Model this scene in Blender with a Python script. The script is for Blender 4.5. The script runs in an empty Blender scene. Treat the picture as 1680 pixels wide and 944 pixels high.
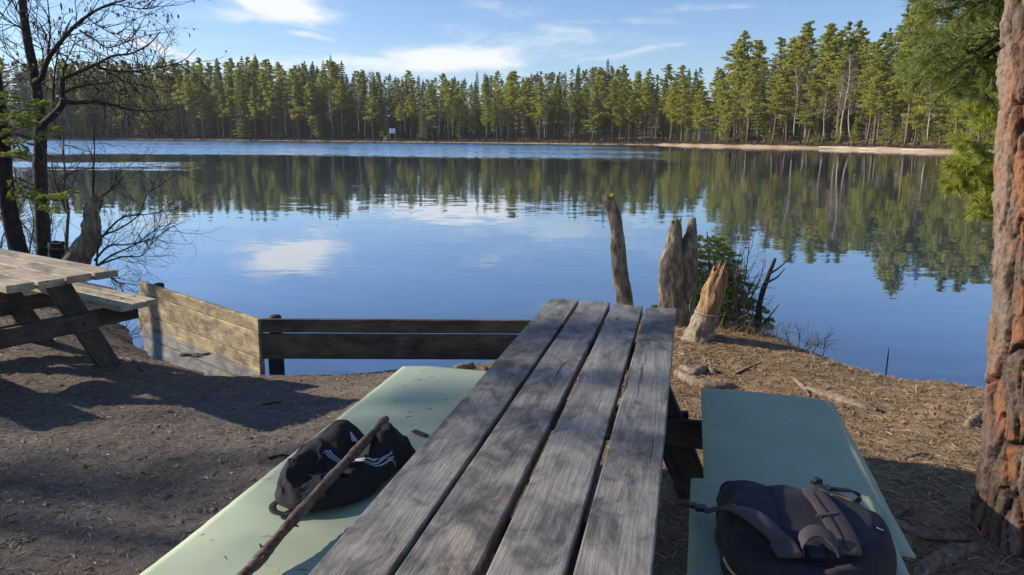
import bpy, math, random
import numpy as np
from mathutils import Vector, Matrix, noise

# ---------------------------------------------------------------- camera, sky, sun, exposure
SC = bpy.context.scene
COL = SC.collection
FPX, CAM_H, PITCH, ROLL = 1200.0, 1.57, math.atan(248 / 1200.0), 0.007
_c, _s = math.cos(PITCH), math.sin(PITCH)
FW = np.array([0, _c, -_s]); _X0 = np.array([1., 0, 0]); _U0 = np.array([0, _s, _c])
RT = math.cos(ROLL) * _X0 + math.sin(ROLL) * _U0
UP = math.cos(ROLL) * _U0 - math.sin(ROLL) * _X0
CAM = np.array([0, 0, CAM_H])
def ray(px, py): return FW + RT * (px - 840) / FPX - UP * (py - 472) / FPX
def PZ(px, py, z):
    d = ray(px, py); return CAM + d * ((z - CAM_H) / d[2])
def PY(px, py, y):
    d = ray(px, py); return CAM + d * (y / d[1])
def proj(p):
    q = np.asarray(p, float) - CAM; d = q @ FW
    return 840 + FPX * (q @ RT) / d, 472 - FPX * (q @ UP) / d, d

cam_data = bpy.data.cameras.new('camera'); cam = bpy.data.objects.new('camera', cam_data); COL.objects.link(cam)
cam_data.sensor_width = 36; cam_data.lens = FPX * 36 / 1680; cam_data.clip_end = 5000; cam_data.clip_start = 0.02
M = Matrix(((RT[0], UP[0], -FW[0], 0), (RT[1], UP[1], -FW[1], 0), (RT[2], UP[2], -FW[2], CAM_H), (0, 0, 0, 1)))
cam.matrix_world = M
SC.camera = cam

SUN_EL = math.radians(24.8)
SUN_H = Vector((-0.982, 0.19, 0)).normalized()           # horizontal direction towards the sun
SUN_DIR = Vector((SUN_H.x * math.cos(SUN_EL), SUN_H.y * math.cos(SUN_EL), math.sin(SUN_EL)))
SKY_STRENGTH, SUN_STRENGTH, EXPOSURE = 0.12, 5.0, 0.56

class NB:
    """small node-tree builder"""
    def __init__(self, nt): self.nt = nt; nt.nodes.clear()
    def n(self, typ, ins=None, **props):
        nd = self.nt.nodes.new(typ)
        for k, v in props.items(): setattr(nd, k, v)
        for k, v in (ins or {}).items(): self.put(nd.inputs[k], v)
        return nd
    def put(self, sock, v):
        if isinstance(v, bpy.types.NodeSocket): self.nt.links.new(v, sock)
        elif isinstance(v, (tuple, list)) and sock.type == 'RGBA' and len(v) == 3: sock.default_value = (*v, 1)
        else: sock.default_value = v
    def m(self, op, a, b=0.0, c=0.0, clamp=False):
        return self.n('ShaderNodeMath', {0: a, 1: b, 2: c}, operation=op, use_clamp=clamp).outputs[0]
    def v(self, op, a, b=(0, 0, 0)):
        nd = self.n('ShaderNodeVectorMath', {0: a}, operation=op)
        if op == 'SCALE': self.put(nd.inputs['Scale'], b)
        else: self.put(nd.inputs[1], b)
        return nd.outputs['Value'] if op in ('DOT_PRODUCT', 'LENGTH') else nd.outputs[0]
    def mix(self, f, a, b, mode='MIX'):
        return self.n('ShaderNodeMix', {0: f, 6: a, 7: b}, data_type='RGBA', blend_type=mode).outputs[2]
    def noise(self, vec, scale=1., detail=4., rough=.55, dist=0., out=0):
        return self.n('ShaderNodeTexNoise', {'Vector': vec, 'Scale': scale, 'Detail': detail, 'Roughness': rough, 'Distortion': dist}).outputs[out]
    def ramp(self, f, stops, interp='LINEAR'):
        nd = self.n('ShaderNodeValToRGB', {0: f}); e = nd.color_ramp.elements; nd.color_ramp.interpolation = interp
        while len(e) < len(stops): e.new(0.5)
        for k, (p, c) in enumerate(stops):
            e[k].position = p; e[k].color = (*c, 1) if not isinstance(c, float) else (c, c, c, 1)
        return nd.outputs[0]
    def sm(self, x, a, b):      # smoothstep
        return self.n('ShaderNodeMapRange', {0: x, 1: a, 2: b, 3: 0., 4: 1.}, interpolation_type='SMOOTHSTEP').outputs[0]
    def sep(self, v): return self.n('ShaderNodeSeparateXYZ', {0: v}).outputs
    def comb(self, x, y, z): return self.n('ShaderNodeCombineXYZ', {0: x, 1: y, 2: z}).outputs[0]
    def coords(self, o='Object'): return self.n('ShaderNodeTexCoord').outputs[o]
    def bump(self, h, strength=.5, dist=.01, normal=None):
        d = {'Height': h, 'Strength': strength, 'Distance': dist}
        if normal is not None: d['Normal'] = normal
        return self.n('ShaderNodeBump', d).outputs[0]

# sky: Nishita daylight with clouds
world = bpy.data.worlds.new('World'); SC.world = world; world.use_nodes = True
w = NB(world.node_tree)
sky = w.n('ShaderNodeTexSky', sky_type='NISHITA', sun_disc=False, sun_elevation=SUN_EL,
          sun_rotation=math.atan2(SUN_H.x, SUN_H.y), altitude=150, air_density=1.0, dust_density=0.1, ozone_density=1.2)
g = w.coords('Generated'); gx, gy, gz_ = w.sep(g)[0:3]
az = w.m('ARCTAN2', gx, gy); el = w.m('ARCSINE', gz_)
ael = w.comb(az, el, 0.0)
warp = w.v('SUBTRACT', w.noise(w.v('MULTIPLY', ael, (1, 3, 1)), 5, 4, .6, 0, 1), (.5, .5, .5))
ael2 = w.v('ADD', ael, w.v('MULTIPLY', warp, (.10, .035, 0)))
ax, ay = w.sep(ael2)[0:2]
fine = w.noise(w.v('MULTIPLY', ael2, (1, 3.2, 1)), 13, 8, .62)
cloud = 0.0
def angles(px, py):
    d = ray(px, py); d = d / np.linalg.norm(d)
    return math.atan2(d[0], d[1]), math.asin(d[2])
for px, py, sx, sy, tilt, dens in [(745, 96, .100, .018, .03, 1.45), (600, 108, .13, .014, .02, .85), (458, 6, .062, .022, -.1, 1.5), (385, 22, .05, .010, .05, .7), (500, 58, .035, .007, -.22, .62),
                                   (880, 66, .14, .024, -.02, .46), (285, 88, .05, .008, -.35, .9), (1010, 88, .10, .006, .16, .42), (1180, 8, .10, .006, .05, .42), (1000, 33, .10, .006, -.03, .42), (820, 22, .12, .02, .02, .22),
                                   (430, 108, .10, .010, .0, .55), (820, 122, .16, .010, 0, .4)]:
    a0, e0 = angles(px, py)
    da = w.m('SUBTRACT', ax, a0); de = w.m('SUBTRACT', ay, e0)
    u = w.m('DIVIDE', w.m('ADD', w.m('MULTIPLY', da, math.cos(tilt)), w.m('MULTIPLY', de, math.sin(tilt))), sx)
    q = w.m('DIVIDE', w.m('SUBTRACT', w.m('MULTIPLY', de, math.cos(tilt)), w.m('MULTIPLY', da, math.sin(tilt))), sy)
    r2 = w.m('ADD', w.m('MULTIPLY', u, u), w.m('MULTIPLY', q, q))
    gsn = w.m('MULTIPLY', w.m('POWER', 2.718, w.m('MULTIPLY', r2, -1.0)), dens)
    cloud = w.m('MAXIMUM', gsn, cloud)
# thin cirrus over the whole sky
cir = w.noise(w.v('MULTIPLY', w.v('DIVIDE', g, w.comb(w.m('ADD', w.m('ABSOLUTE', gz_), .12), w.m('ADD', w.m('ABSOLUTE', gz_), .12), 1.0)), (1, 2.2, 0)), 1.3, 7, .62, .4)
cirm = w.m('MULTIPLY', w.sm(cir, .53, .84), .26)
dens = w.m('MULTIPLY', w.sm(w.m('ADD', cloud, w.m('MULTIPLY', w.m('SUBTRACT', fine, .5), 1.5)), .12, 1.05), w.sm(cloud, .02, .22))
dens = w.m('MAXIMUM', dens, cirm)
dens = w.m('MULTIPLY', dens, w.sm(gz_, -.02, .04))
skyc = w.mix(dens, w.mix(1.0, sky.outputs[0], (.60, .70, .90), 'MULTIPLY'), (5.4, 5.6, 5.9))
world.cycles.sampling_method = 'MANUAL'; world.cycles.sample_map_resolution = 512
bg = w.n('ShaderNodeBackground', {'Color': skyc, 'Strength': SKY_STRENGTH})
w.nt.links.new(bg.outputs[0], w.n('ShaderNodeOutputWorld').inputs[0])

sun_data = bpy.data.lights.new('sun', 'SUN'); sun = bpy.data.objects.new('sun', sun_data); COL.objects.link(sun)
sun_data.energy = SUN_STRENGTH; sun_data.angle = math.radians(.55); sun_data.color = (1, .90, .76)
sun.rotation_euler = (-SUN_DIR).to_track_quat('-Z', 'Y').to_euler(); sun.location = (-20, 5, 12)

vs = SC.view_settings
vs.view_transform = 'Standard'; vs.look = 'None'; vs.gamma = 1; vs.exposure = EXPOSURE; vs.use_curve_mapping = False
SC.cycles.max_bounces = 6; SC.cycles.diffuse_bounces = 3; SC.cycles.transparent_max_bounces = 8; SC.cycles.use_denoising = True
SC.cycles.sample_clamp_indirect = 6

# ---------------------------------------------------------------- helpers
rnd = random.Random(7)
rng = np.random.default_rng(7)

def tag(o, label=None, cat=None, group=None, kind=None):
    if label: o['label'] = label
    if cat: o['category'] = cat
    if group: o['group'] = group
    if kind: o['kind'] = kind
    return o

def root(name, loc=(0, 0, 0), label=None, cat=None, group=None, rz=0.0):
    o = bpy.data.objects.new(name, None); COL.objects.link(o); o.empty_display_size = .1
    o.location = loc; o.rotation_euler = (0, 0, rz)
    return tag(o, label, cat, group)

def mesh(name, V, F, mat, smooth=False):
    """mesh data from arrays; F is an (n,3)/(n,4) array or a list of tuples"""
    me = bpy.data.meshes.new(name)
    V = np.asarray(V, np.float32).reshape(-1, 3)
    if isinstance(F, np.ndarray):
        k = F.shape[1]; n = len(F)
        me.vertices.add(len(V)); me.vertices.foreach_set('co', V.ravel())
        me.loops.add(n * k); me.loops.foreach_set('vertex_index', F.ravel().astype(np.int32))
        me.polygons.add(n); me.polygons.foreach_set('loop_start', np.arange(0, n * k, k, dtype=np.int32))
        me.update(calc_edges=True); me.validate()
    else:
        me.from_pydata([tuple(map(float, p)) for p in V], [], F); me.update()
    if smooth: me.polygons.foreach_set('use_smooth', np.ones(len(me.polygons), bool))
    if mat: me.materials.append(mat)
    return me

def obj(name, me, parent=None, loc=(0, 0, 0), rot=None):
    o = bpy.data.objects.new(name, me); COL.objects.link(o); o.location = loc
    if rot is not None: o.rotation_euler = rot
    if parent: o.parent = parent
    return o

class MB:
    def __init__(s): s.V = []; s.F = []
    def add(s, V, F):
        b = len(s.V); s.V.extend([tuple(map(float, p)) for p in V]); s.F.extend([tuple(i + b for i in f) for f in F])
    def tube(s, P, R, n=6, cap=True, jit=0.0, seed=0):
        P = [Vector(p) for p in P]; m = len(P)
        if not hasattr(R, '__len__'): R = [R] * m
        t0 = (P[1] - P[0]).normalized(); nn = t0.orthogonal().normalized(); V = []; rr = random.Random(seed)
        for i in range(m):
            t = (P[min(i + 1, m - 1)] - P[max(i - 1, 0)]).normalized()
            nn = (nn - t * nn.dot(t)); nn = nn.normalized() if nn.length > 1e-6 else t.orthogonal().normalized()
            b = t.cross(nn)
            for k in range(n):
                a = 2 * math.pi * k / n; r = R[i] * (1 + jit * (rr.random() - .5))
                V.append(P[i] + nn * (math.cos(a) * r) + b * (math.sin(a) * r))
        F = [(i * n + k, i * n + (k + 1) % n, (i + 1) * n + (k + 1) % n, (i + 1) * n + k) for i in range(m - 1) for k in range(n)]
        if cap: F += [tuple(range(n - 1, -1, -1)), tuple(range((m - 1) * n, m * n))]
        s.add(V, F)
    def box(s, c, d, R=None, bev=0.004):
        """bevelled box (24 corner points)"""
        c = Vector(c); h = Vector(d) * .5; b = min(bev, min(h) * .49); V = []; idx = {}
        for sx in (-1, 1):
            for sy in (-1, 1):
                for sz in (-1, 1):
                    for ax_ in range(3):
                        p = [sx * (h.x - b), sy * (h.y - b), sz * (h.z - b)]
                        p[ax_] += (sx, sy, sz)[ax_] * b
                        idx[(sx, sy, sz, ax_)] = len(V); v = Vector(p); V.append(c + (R @ v if R else v))
        F = []
        def q(*k): F.append(tuple(idx[i] for i in k))
        for ax_ in range(3):
            o1, o2 = [(1, 2), (2, 0), (0, 1)][ax_]
            for sg in (-1, 1):
                def key(a, bb):
                    k = [0, 0, 0]; k[ax_] = sg; k[o1] = a; k[o2] = bb; return (*k, ax_)
                c4 = [key(-1, -1), key(1, -1), key(1, 1), key(-1, 1)]
                q(*(c4 if sg > 0 else c4[::-1]))
            for s1 in (-1, 1):
                for s2 in (-1, 1):
                    def k3(t, a):
                        k = [0, 0, 0]; k[ax_] = t; k[o1] = s1; k[o2] = s2; return (*k, a)
                    c4 = [k3(-1, o1), k3(1, o1), k3(1, o2), k3(-1, o2)]
                    q(*(c4 if s1 * s2 < 0 else c4[::-1]))
        for sx in (-1, 1):
            for sy in (-1, 1):
                for sz in (-1, 1):
                    c3 = [(sx, sy, sz, 0), (sx, sy, sz, 1), (sx, sy, sz, 2)]
                    q(*(c3 if sx * sy * sz > 0 else c3[::-1]))
        s.add(V, F)
    def build(s, name, mat, parent=None, smooth=False, origin=None):
        o = origin if origin is not None else (tuple(parent.location) if parent else (0, 0, 0))
        V = np.array(s.V, np.float32) - np.array(o, np.float32)
        return obj(name, mesh(name, V, s.F, mat, smooth), parent, (0, 0, 0) if parent else o)

def spline(P, n=8):
    """Catmull-Rom through points (any dimension)"""
    P = np.array(P, float); P = np.vstack([2 * P[0] - P[1], P, 2 * P[-1] - P[-2]]); out = []
    for i in range(1, len(P) - 2):
        for t in np.linspace(0, 1, n, endpoint=False):
            a, b, c, d = P[i - 1:i + 3]
            out.append(.5 * ((2 * b) + (c - a) * t + (2 * a - 5 * b + 4 * c - d) * t * t + (3 * b - a - 3 * c + d) * t ** 3))
    out.append(P[-2]); return np.array(out)

def tri_blades(P, D, L, W, seed=1, quad=False, bend=0.0):
    """one thin triangle per needle: base P, direction D, length L, width W (arrays)"""
    r = np.random.default_rng(seed); n = len(P)
    D = D / np.maximum(np.linalg.norm(D, axis=1, keepdims=True), 1e-9)
    A = np.cross(D, r.normal(size=(n, 3))); A /= np.maximum(np.linalg.norm(A, axis=1, keepdims=True), 1e-9)
    L = np.broadcast_to(L, (n,))[:, None]; W = np.broadcast_to(W, (n,))[:, None]
    V = np.stack([P - A * W / 2, P + A * W / 2, P + D * L], 1).reshape(-1, 3)
    return V, np.arange(3 * n).reshape(-1, 3)

def copy_tree(o, parent=None):
    c = o.copy(); COL.objects.link(c); c.parent = parent
    for ch in o.children: copy_tree(ch, c)
    return c

def vnoise(p, seed=0): return noise.noise(Vector(p) + Vector((seed * 13.7, seed * 7.1, seed * 3.3)))
def fbm(p, o=4, seed=0): return noise.fractal(Vector(p) + Vector((seed * 13.7, seed * 7.1, seed * 3.3)), 1.0, 2.0, o)

# ---------------------------------------------------------------- materials
MAT = {}
def new_mat(name):
    m = bpy.data.materials.new(name); m.use_nodes = True; MAT[name] = m; return m, NB(m.node_tree)
def finish(N, color, rough=.7, bump=None, spec=.4, **kw):
    p = N.n('ShaderNodeBsdfPrincipled', {'Base Color': color, 'Roughness': rough, 'Specular IOR Level': spec})
    for k, v in kw.items(): N.put(p.inputs[k.replace('_', ' ')], v)
    if bump is not None: N.put(p.inputs['Normal'], bump)
    N.nt.links.new(p.outputs[0], N.n('ShaderNodeOutputMaterial').inputs[0]); return p

def wood(name, dark, mid, light, stain, stain_amt=.5, rough=.6, warm=None, spec=.4, grain=1.0, green=None, blotch=True):
    m, N = new_mat(name)
    o = N.coords(); rv = N.n('ShaderNodeObjectInfo').outputs['Random']
    off = N.v('ADD', o, N.comb(N.m('MULTIPLY', rv, 37.), N.m('MULTIPLY', rv, 91.), N.m('MULTIPLY', rv, 17.)))
    wv = N.v('SUBTRACT', N.noise(N.v('MULTIPLY', off, (2.2, 7, 7)), 1, 2, .5, 0, 1), (.5, .5, .5))
    gv = N.v('ADD', off, N.v('MULTIPLY', wv, (0, .03, .03)))
    g1 = N.noise(N.v('MULTIPLY', gv, (5, 110, 110)), 1.0, 6, .65)
    g2 = N.noise(N.v('MULTIPLY', gv, (14, 330, 330)), 1.0, 3, .6)
    cr = N.noise(N.v('MULTIPLY', gv, (1.1, 46, 46)), 1.0, 2, .5)
    crack = N.sm(cr, .68, .74)
    st = N.noise(N.v('MULTIPLY', off, (6, 10, 10)), 1, 8, .68, .7)
    st2 = N.noise(N.v('MULTIPLY', off, (1.3, 3.3, 3.3)), 1, 3, .5)
    vor = N.n('ShaderNodeTexVoronoi', {'Vector': N.v('MULTIPLY', off, (2.3, 8.5, 8.5)), 'Scale': 1.0}).outputs['Distance']
    knot = N.m('SUBTRACT', 1.0, N.sm(vor, .045, .13))
    c = N.ramp(N.m('ADD', N.m('MULTIPLY', g1, .65 * grain), N.m('MULTIPLY', g2, .35)), [(.33, dark), (.5, mid), (.68, light)])
    if warm: c = N.mix(N.m('MULTIPLY', N.sm(st2, .52, .7), .75), c, N.mix(.5, c, warm))
    c = N.mix(N.m('MULTIPLY', N.sm(N.m('ADD', N.m('MULTIPLY', st, .7), N.m('MULTIPLY', st2, .3)), .44, .62), stain_amt), c, stain)
    if green: c = N.mix(N.m('MULTIPLY', N.sm(N.noise(off, 2.1, 4), .5, .7), .5), c, green)
    bl_ = N.noise(N.v('MULTIPLY', off, (2.6, 4.5, 4.5)), 1, 6, .62, 1.2)
    c = N.mix(1.0, c, N.ramp(bl_, [(.34, (.50, .50, .53)), (.5, (1.0, .98, .95)), (.66, (1.40, 1.34, 1.22))]), 'MULTIPLY') if blotch else c
    c = N.mix(N.m('MULTIPLY', crack, .85), c, tuple(x * .25 for x in dark))
    c = N.mix(N.m('MULTIPLY', knot, .6), c, tuple(x * .6 for x in dark))
    h = N.m('SUBTRACT', N.m('ADD', N.m('MULTIPLY', g1, .8), N.m('MULTIPLY', g2, .4)), N.m('MULTIPLY', crack, 1.4))
    finish(N, c, N.m('ADD', rough, N.m('MULTIPLY', N.m('SUBTRACT', st, .5), .25)), N.bump(h, .55, .004), spec)
    return m
wood('table_wood', (.14, .13, .116), (.225, .211, .19), (.33, .31, .278), (.055, .052, .051), .9, .6, (.34, .265, .18), .35)
wood('pale_wood', (.18, .14, .092), (.39, .32, .225), (.53, .45, .33), (.24, .195, .14), .55, .65, (.42, .30, .18), .3)
wood('leg_wood', (.035, .028, .022), (.085, .068, .052), (.15, .12, .09), (.03, .024, .02), .5, .7, None, .3)
wood('fence_wood', (.13, .10, .058), (.32, .25, .15), (.47, .385, .25), (.10, .076, .048), .8, .68, (.42, .29, .15), .3, 1.0, (.30, .26, .14))
wood('shaded_fence_wood', (.045, .035, .026), (.105, .082, .058), (.16, .128, .09), (.05, .04, .03), .6, .6, None, .3)  # darker copy of the fence wood: shade on the long barrier boards painted in
wood('black_wood', (.012, .011, .011), (.03, .027, .025), (.06, .052, .046), (.015, .014, .014), .5, .7, None, .3)

def bark(name, a, b, c3, scale=(30, 30, 8), rough=.85, bumpd=.01, lichen=None):
    m, N = new_mat(name); o = N.coords()
    n1 = N.noise(N.v('MULTIPLY', o, scale), 1, 6, .65, .3); n2 = N.noise(o, 7, 4, .6)
    col = N.ramp(n1, [(.32, a), (.5, b), (.68, c3)])
    if lichen: col = N.mix(N.m('MULTIPLY', N.sm(n2, .52, .66), .7), col, lichen)
    finish(N, col, rough, N.bump(n1, .7, bumpd), .25); return m
bark('alder_bark', (.018, .015, .013), (.045, .037, .030), (.085, .072, .058), (40, 40, 14), .85, .008, (.06, .06, .05))
bark('twig_bark', (.025, .018, .014), (.06, .045, .034), (.11, .085, .065), (60, 60, 30))
bark('shrub_bark', (.06, .045, .034), (.13, .10, .078), (.20, .165, .13), (60, 60, 30))
bark('stump_bark', (.06, .043, .028), (.20, .15, .10), (.40, .32, .23), (26, 26, 9), .85, .014, (.23, .20, .16))
bark('dark_bark', (.012, .010, .009), (.03, .025, .022), (.06, .05, .042), (30, 30, 10))
bark('bare_wood', (.09, .048, .024), (.25, .145, .070), (.46, .31, .18), (55, 55, 6), .8, .016, (.30, .22, .15))
bark('birch_bark', (.10, .075, .05), (.22, .175, .125), (.36, .30, .23), (22, 22, 20), .8, .012, (.30, .26, .20))
bark('root_wood', (.09, .062, .042), (.20, .15, .105), (.33, .26, .19), (40, 40, 40), .8, .01)
bark('stick_bark', (.055, .033, .022), (.15, .092, .062), (.27, .19, .14), (34, 90, 90), .75, .006, (.20, .17, .14))

m, N = new_mat('pine_bark')     # hero trunk: geometry carries the plates, colour by patch
o = N.coords(); n1 = N.noise(N.v('MULTIPLY', o, (14, 14, 7)), 1, 5, .6, .4); n2 = N.noise(N.v('MULTIPLY', o, (60, 60, 34)), 1, 6, .7); n3 = N.noise(N.v('MULTIPLY', o, (5, 5, 2.6)), 1, 3, .55)
at = N.n('ShaderNodeAttribute', attribute_name='plate').outputs['Fac']; gr = N.n('ShaderNodeAttribute', attribute_name='groove').outputs['Fac']
col = N.ramp(N.m('ADD', N.m('MULTIPLY', n2, .6), N.m('MULTIPLY', at, .4)), [(.25, (.055, .037, .028)), (.5, (.145, .102, .078)), (.75, (.265, .20, .155))])
col = N.mix(N.m('MULTIPLY', N.sm(N.m('ADD', N.m('MULTIPLY', n1, .6), N.m('MULTIPLY', n3, .4)), .48, .59), .88), col, N.mix(n2, (.17, .062, .026), (.38, .165, .075)))
col = N.mix(N.m('MULTIPLY', gr, .92), col, (.026, .018, .015))
fl = N.n('ShaderNodeTexVoronoi', {'Vector': N.v('ADD', N.v('MULTIPLY', o, (46, 46, 22)), N.v('SCALE', N.noise(o, 20, 3, .6, 0, 1), 1.6)), 'Scale': 1.0}, feature='F1').outputs['Distance']
finish(N, col, .85, N.bump(N.m('ADD', n2, N.m('MULTIPLY', fl, .9)), .9, .010), .25)

def foliage(name, a, b, trans=.25, hue_obj=.0, gloss=.35, warm=None):
    m, N = new_mat(name)
    isl = N.n('ShaderNodeNewGeometry').outputs['Random Per Island']; rv = N.n('ShaderNodeObjectInfo').outputs['Random']
    c = N.mix(isl, a, b)
    if warm: c = N.mix(N.m('MULTIPLY', rv, .75), c, N.mix(isl, tuple(x * .8 for x in warm), warm))
    c = N.mix(hue_obj, c, N.mix(1.0, c, N.mix(rv, (.55, .62, .7), (1.25, 1.1, .8)), 'MULTIPLY'))
    d = N.n('ShaderNodeBsdfPrincipled', {'Base Color': c, 'Roughness': .55, 'Specular IOR Level': gloss})
    t = N.n('ShaderNodeBsdfTranslucent', {'Color': c})
    mx = N.n('ShaderNodeMixShader', {0: trans, 1: d.outputs[0], 2: t.outputs[0]})
    N.nt.links.new(mx.outputs[0], N.n('ShaderNodeOutputMaterial').inputs[0]); return m
foliage('far_pine_needles', (.27, .305, .050), (.50, .50, .105), .58, .42, .2)
foliage('far_spruce_needles', (.14, .185, .050), (.31, .335, .095), .5, .5, .2)
foliage('far_yellow_needles', (.17, .16, .02), (.30, .27, .04), .3, .3, .2)
foliage('far_birch_twigs', (.16, .115, .09), (.32, .235, .185), .05, .4, .1)
foliage('near_pine_needles', (.13, .175, .04), (.30, .34, .08), .45, .0, .45)
foliage('young_pine_needles', (.24, .28, .04), (.46, .48, .085), .5, .0, .4)
foliage('near_spruce_needles', (.17, .235, .05), (.36, .41, .09), .5, .0, .4)
foliage('shore_shrub', (.065, .045, .030), (.15, .105, .06), .1, .0, .1)
foliage('litter', (.12, .072, .035), (.47, .31, .165), .0, .0, .2)
foliage('litter_dark', (.055, .04, .03), (.32, .24, .165), .0, .0, .2)
foliage('catkin', (.06, .030, .018), (.20, .095, .045), .1, .0, .2)
foliage('dry_leaf', (.20, .10, .035), (.34, .20, .09), .2, .0, .3)
foliage('dry_grass', (.26, .19, .10), (.46, .36, .21), .2, .0, .2)
for nm, c0, c1 in [('far_pine_trunk', (.14, .098, .078), (.30, .165, .085)), ('far_birch_trunk', (.30, .265, .225), (.46, .43, .39)), ('far_spruce_trunk', (.06, .048, .04), (.10, .08, .066))]:
    m, N = new_mat(nm); zz = N.sep(N.coords())[2]; nn = N.noise(N.coords(), 2.2, 4)
    finish(N, N.mix(N.m('ADD', N.sm(zz, 5, 11), N.m('MULTIPLY', N.m('SUBTRACT', nn, .5), .9), 0, True), c0, c1), .85, None, .2)

def plain(name, c, rough=.6, var=.15, scale=30, bump=0.0, spec=.4, **kw):
    m, N = new_mat(name); n1 = N.noise(N.coords(), scale, 5, .6)
    col = N.mix(1.0, c, N.ramp(n1, [(.3, (1 - var,) * 3), (.7, (1 + var,) * 3)]), 'MULTIPLY')
    finish(N, col, rough, N.bump(n1, .5, bump) if bump else None, spec, **kw); return m
plain('nail_metal', (.05, .045, .045), .5, .3, 60, 0, .5, Metallic=.7)
plain('brass', (.55, .42, .19), .35, .15, 60, 0, .5, Metallic=.9)
plain('white_print', (.56, .57, .61), .55, .06, 60)
plain('black_plastic', (.02, .02, .022), .4, .2, 40)
plain('black_webbing', (.014, .014, .016), .75, .3, 300, .001)
plain('foam_strap', (.03, .034, .034), .7, .2, 80)
plain('sign_white', (.72, .74, .76), .5, .08, 2)
plain('sign_grey', (.35, .33, .30), .7, .1, 3)
plain('orange_plastic', (.65, .38, .03), .5, .1, 5)
plain('pale_log', (.50, .43, .34), .8, .2, 3)
plain('tan_piping', (.24, .13, .045), .6, .2, 60)

def fabric(name, c, c2, rough=.85, weave=900, sheen=.02, fold=.004):
    m, N = new_mat(name); o = N.coords()
    wv = N.noise(o, weave, 2, .5); n2 = N.noise(o, 16, 5, .6, .6)
    col = N.mix(n2, c, c2); col = N.mix(1.0, col, N.ramp(wv, [(.3, (.7,) * 3), (.7, (1.3,) * 3)]), 'MULTIPLY')
    b = N.bump(wv, .35, .0012, N.bump(n2, .6, fold))
    finish(N, col, rough, b, .25, Sheen_Weight=sheen, Sheen_Roughness=.5); return m
fabric('black_fabric', (.017, .016, .017), (.038, .035, .036), fold=.010)
fabric('plum_fabric', (.030, .021, .026), (.050, .035, .040))
fabric('strap_fabric', (.070, .054, .056), (.115, .088, .086))
fabric('panel_fabric', (.026, .026, .034), (.046, .045, .055))

m, N = new_mat('mat_foam'); o = N.coords(); n1 = N.noise(o, 3.2, 4, .55); n2 = N.noise(o, 420, 2, .5); n3 = N.noise(N.v('MULTIPLY', o, (1, 1, 1)), 38, 6, .7)
rv = N.n('ShaderNodeObjectInfo').outputs['Random']
col = N.mix(N.sm(n1, .3, .7), (.335, .395, .265), (.395, .45, .315)); col = N.mix(N.m('MULTIPLY', rv, .35), col, (.34, .43, .31))
col = N.mix(N.m('MULTIPLY', N.sm(n3, .62, .74), .30), col, (.26, .29, .20))
finish(N, col, .62, N.bump(N.m('ADD', N.m('MULTIPLY', n2, .3), n1), .3, .003), .35)

# ---------------------------------------------------------------- terrain and lake
WATER_Z = -0.30
NEAR_SHORE = [(-60, 40), (-30, 22), (-12, 12.5), (-7.5, 10.4), (-5.7, 9.5), (-4.8, 8.7), (-4.2, 7.7), (-3.95, 7.1), (-3.74, 6.83), (-3.40, 6.40), (-3.22, 6.22), (-3.02, 5.96),
    (-2.66, 5.77), (-2.42, 5.55), (-2.06, 5.5), (-1.72, 5.48), (-1.49, 5.52), (-1.17, 5.64), (-.97, 5.76), (-.5, 5.72), (-.1, 5.62), (.25, 5.8), (.6, 6.35), (1.0, 6.75), (1.5, 6.75), (2.0, 6.45), (2.36, 5.98),
    (2.56, 5.50), (2.72, 5.20), (2.92, 4.95), (3.15, 4.80), (3.6, 4.68), (4.5, 4.8), (7, 6), (14, 12), (40, 36), (82, 58)]
NEAR_POLY = NEAR_SHORE + [(700, 50), (700, -400), (-700, -400), (-700, 60)]
FAR_SHORE = [(-700, 62), (-260, 100), (-235, 200), (-215, 250), (-190, 264), (-151, 260), (-100, 246), (-37, 224), (10, 201), (38, 188), (34, 180), (45, 163), (55, 148), (60, 125), (62.5, 106), (66, 85), (74, 66), (82, 58)]
FAR_POLY = FAR_SHORE + [(700, 50), (900, 2500), (-900, 2500)]

def sdist(X, Yv, poly, open_n):
    """distance to the first open_n-1 edges, positive inside the closed polygon"""
    P = np.array(poly, float); d2 = np.full(X.shape, 1e18); inside = np.zeros(X.shape, bool); n = len(P)
    for i in range(n):
        a = P[i]; b = P[(i + 1) % n]
        if i < open_n - 1:
            ab = b - a; t = np.clip(((X - a[0]) * ab[0] + (Yv - a[1]) * ab[1]) / (ab @ ab), 0, 1)
            d2 = np.minimum(d2, (X - a[0] - t * ab[0]) ** 2 + (Yv - a[1] - t * ab[1]) ** 2)
        cond = ((a[1] > Yv) != (b[1] > Yv))
        with np.errstate(divide='ignore', invalid='ignore'):
            xi = (b[0] - a[0]) * (Yv - a[1]) / (b[1] - a[1]) + a[0]
        inside ^= cond & (X < xi)
    d = np.sqrt(d2); return np.where(inside, d, -d)

def smooth01(t): t = np.clip(t, 0, 1); return t * t * (3 - 2 * t)

def wobble(X, Yv):
    return (np.sin(X * 1.7 + 1.3 * np.sin(Yv * 1.1)) * np.cos(Yv * 1.9 + .7) * .018 + np.sin(X * 4.1 + Yv * 2.7 + 1.0) * np.cos(Yv * 4.7 - X * 1.3) * .009
            + np.sin(X * 9.3 + 2 * np.sin(Yv * 5.1)) * np.sin(Yv * 8.7 + X) * .005)

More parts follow.
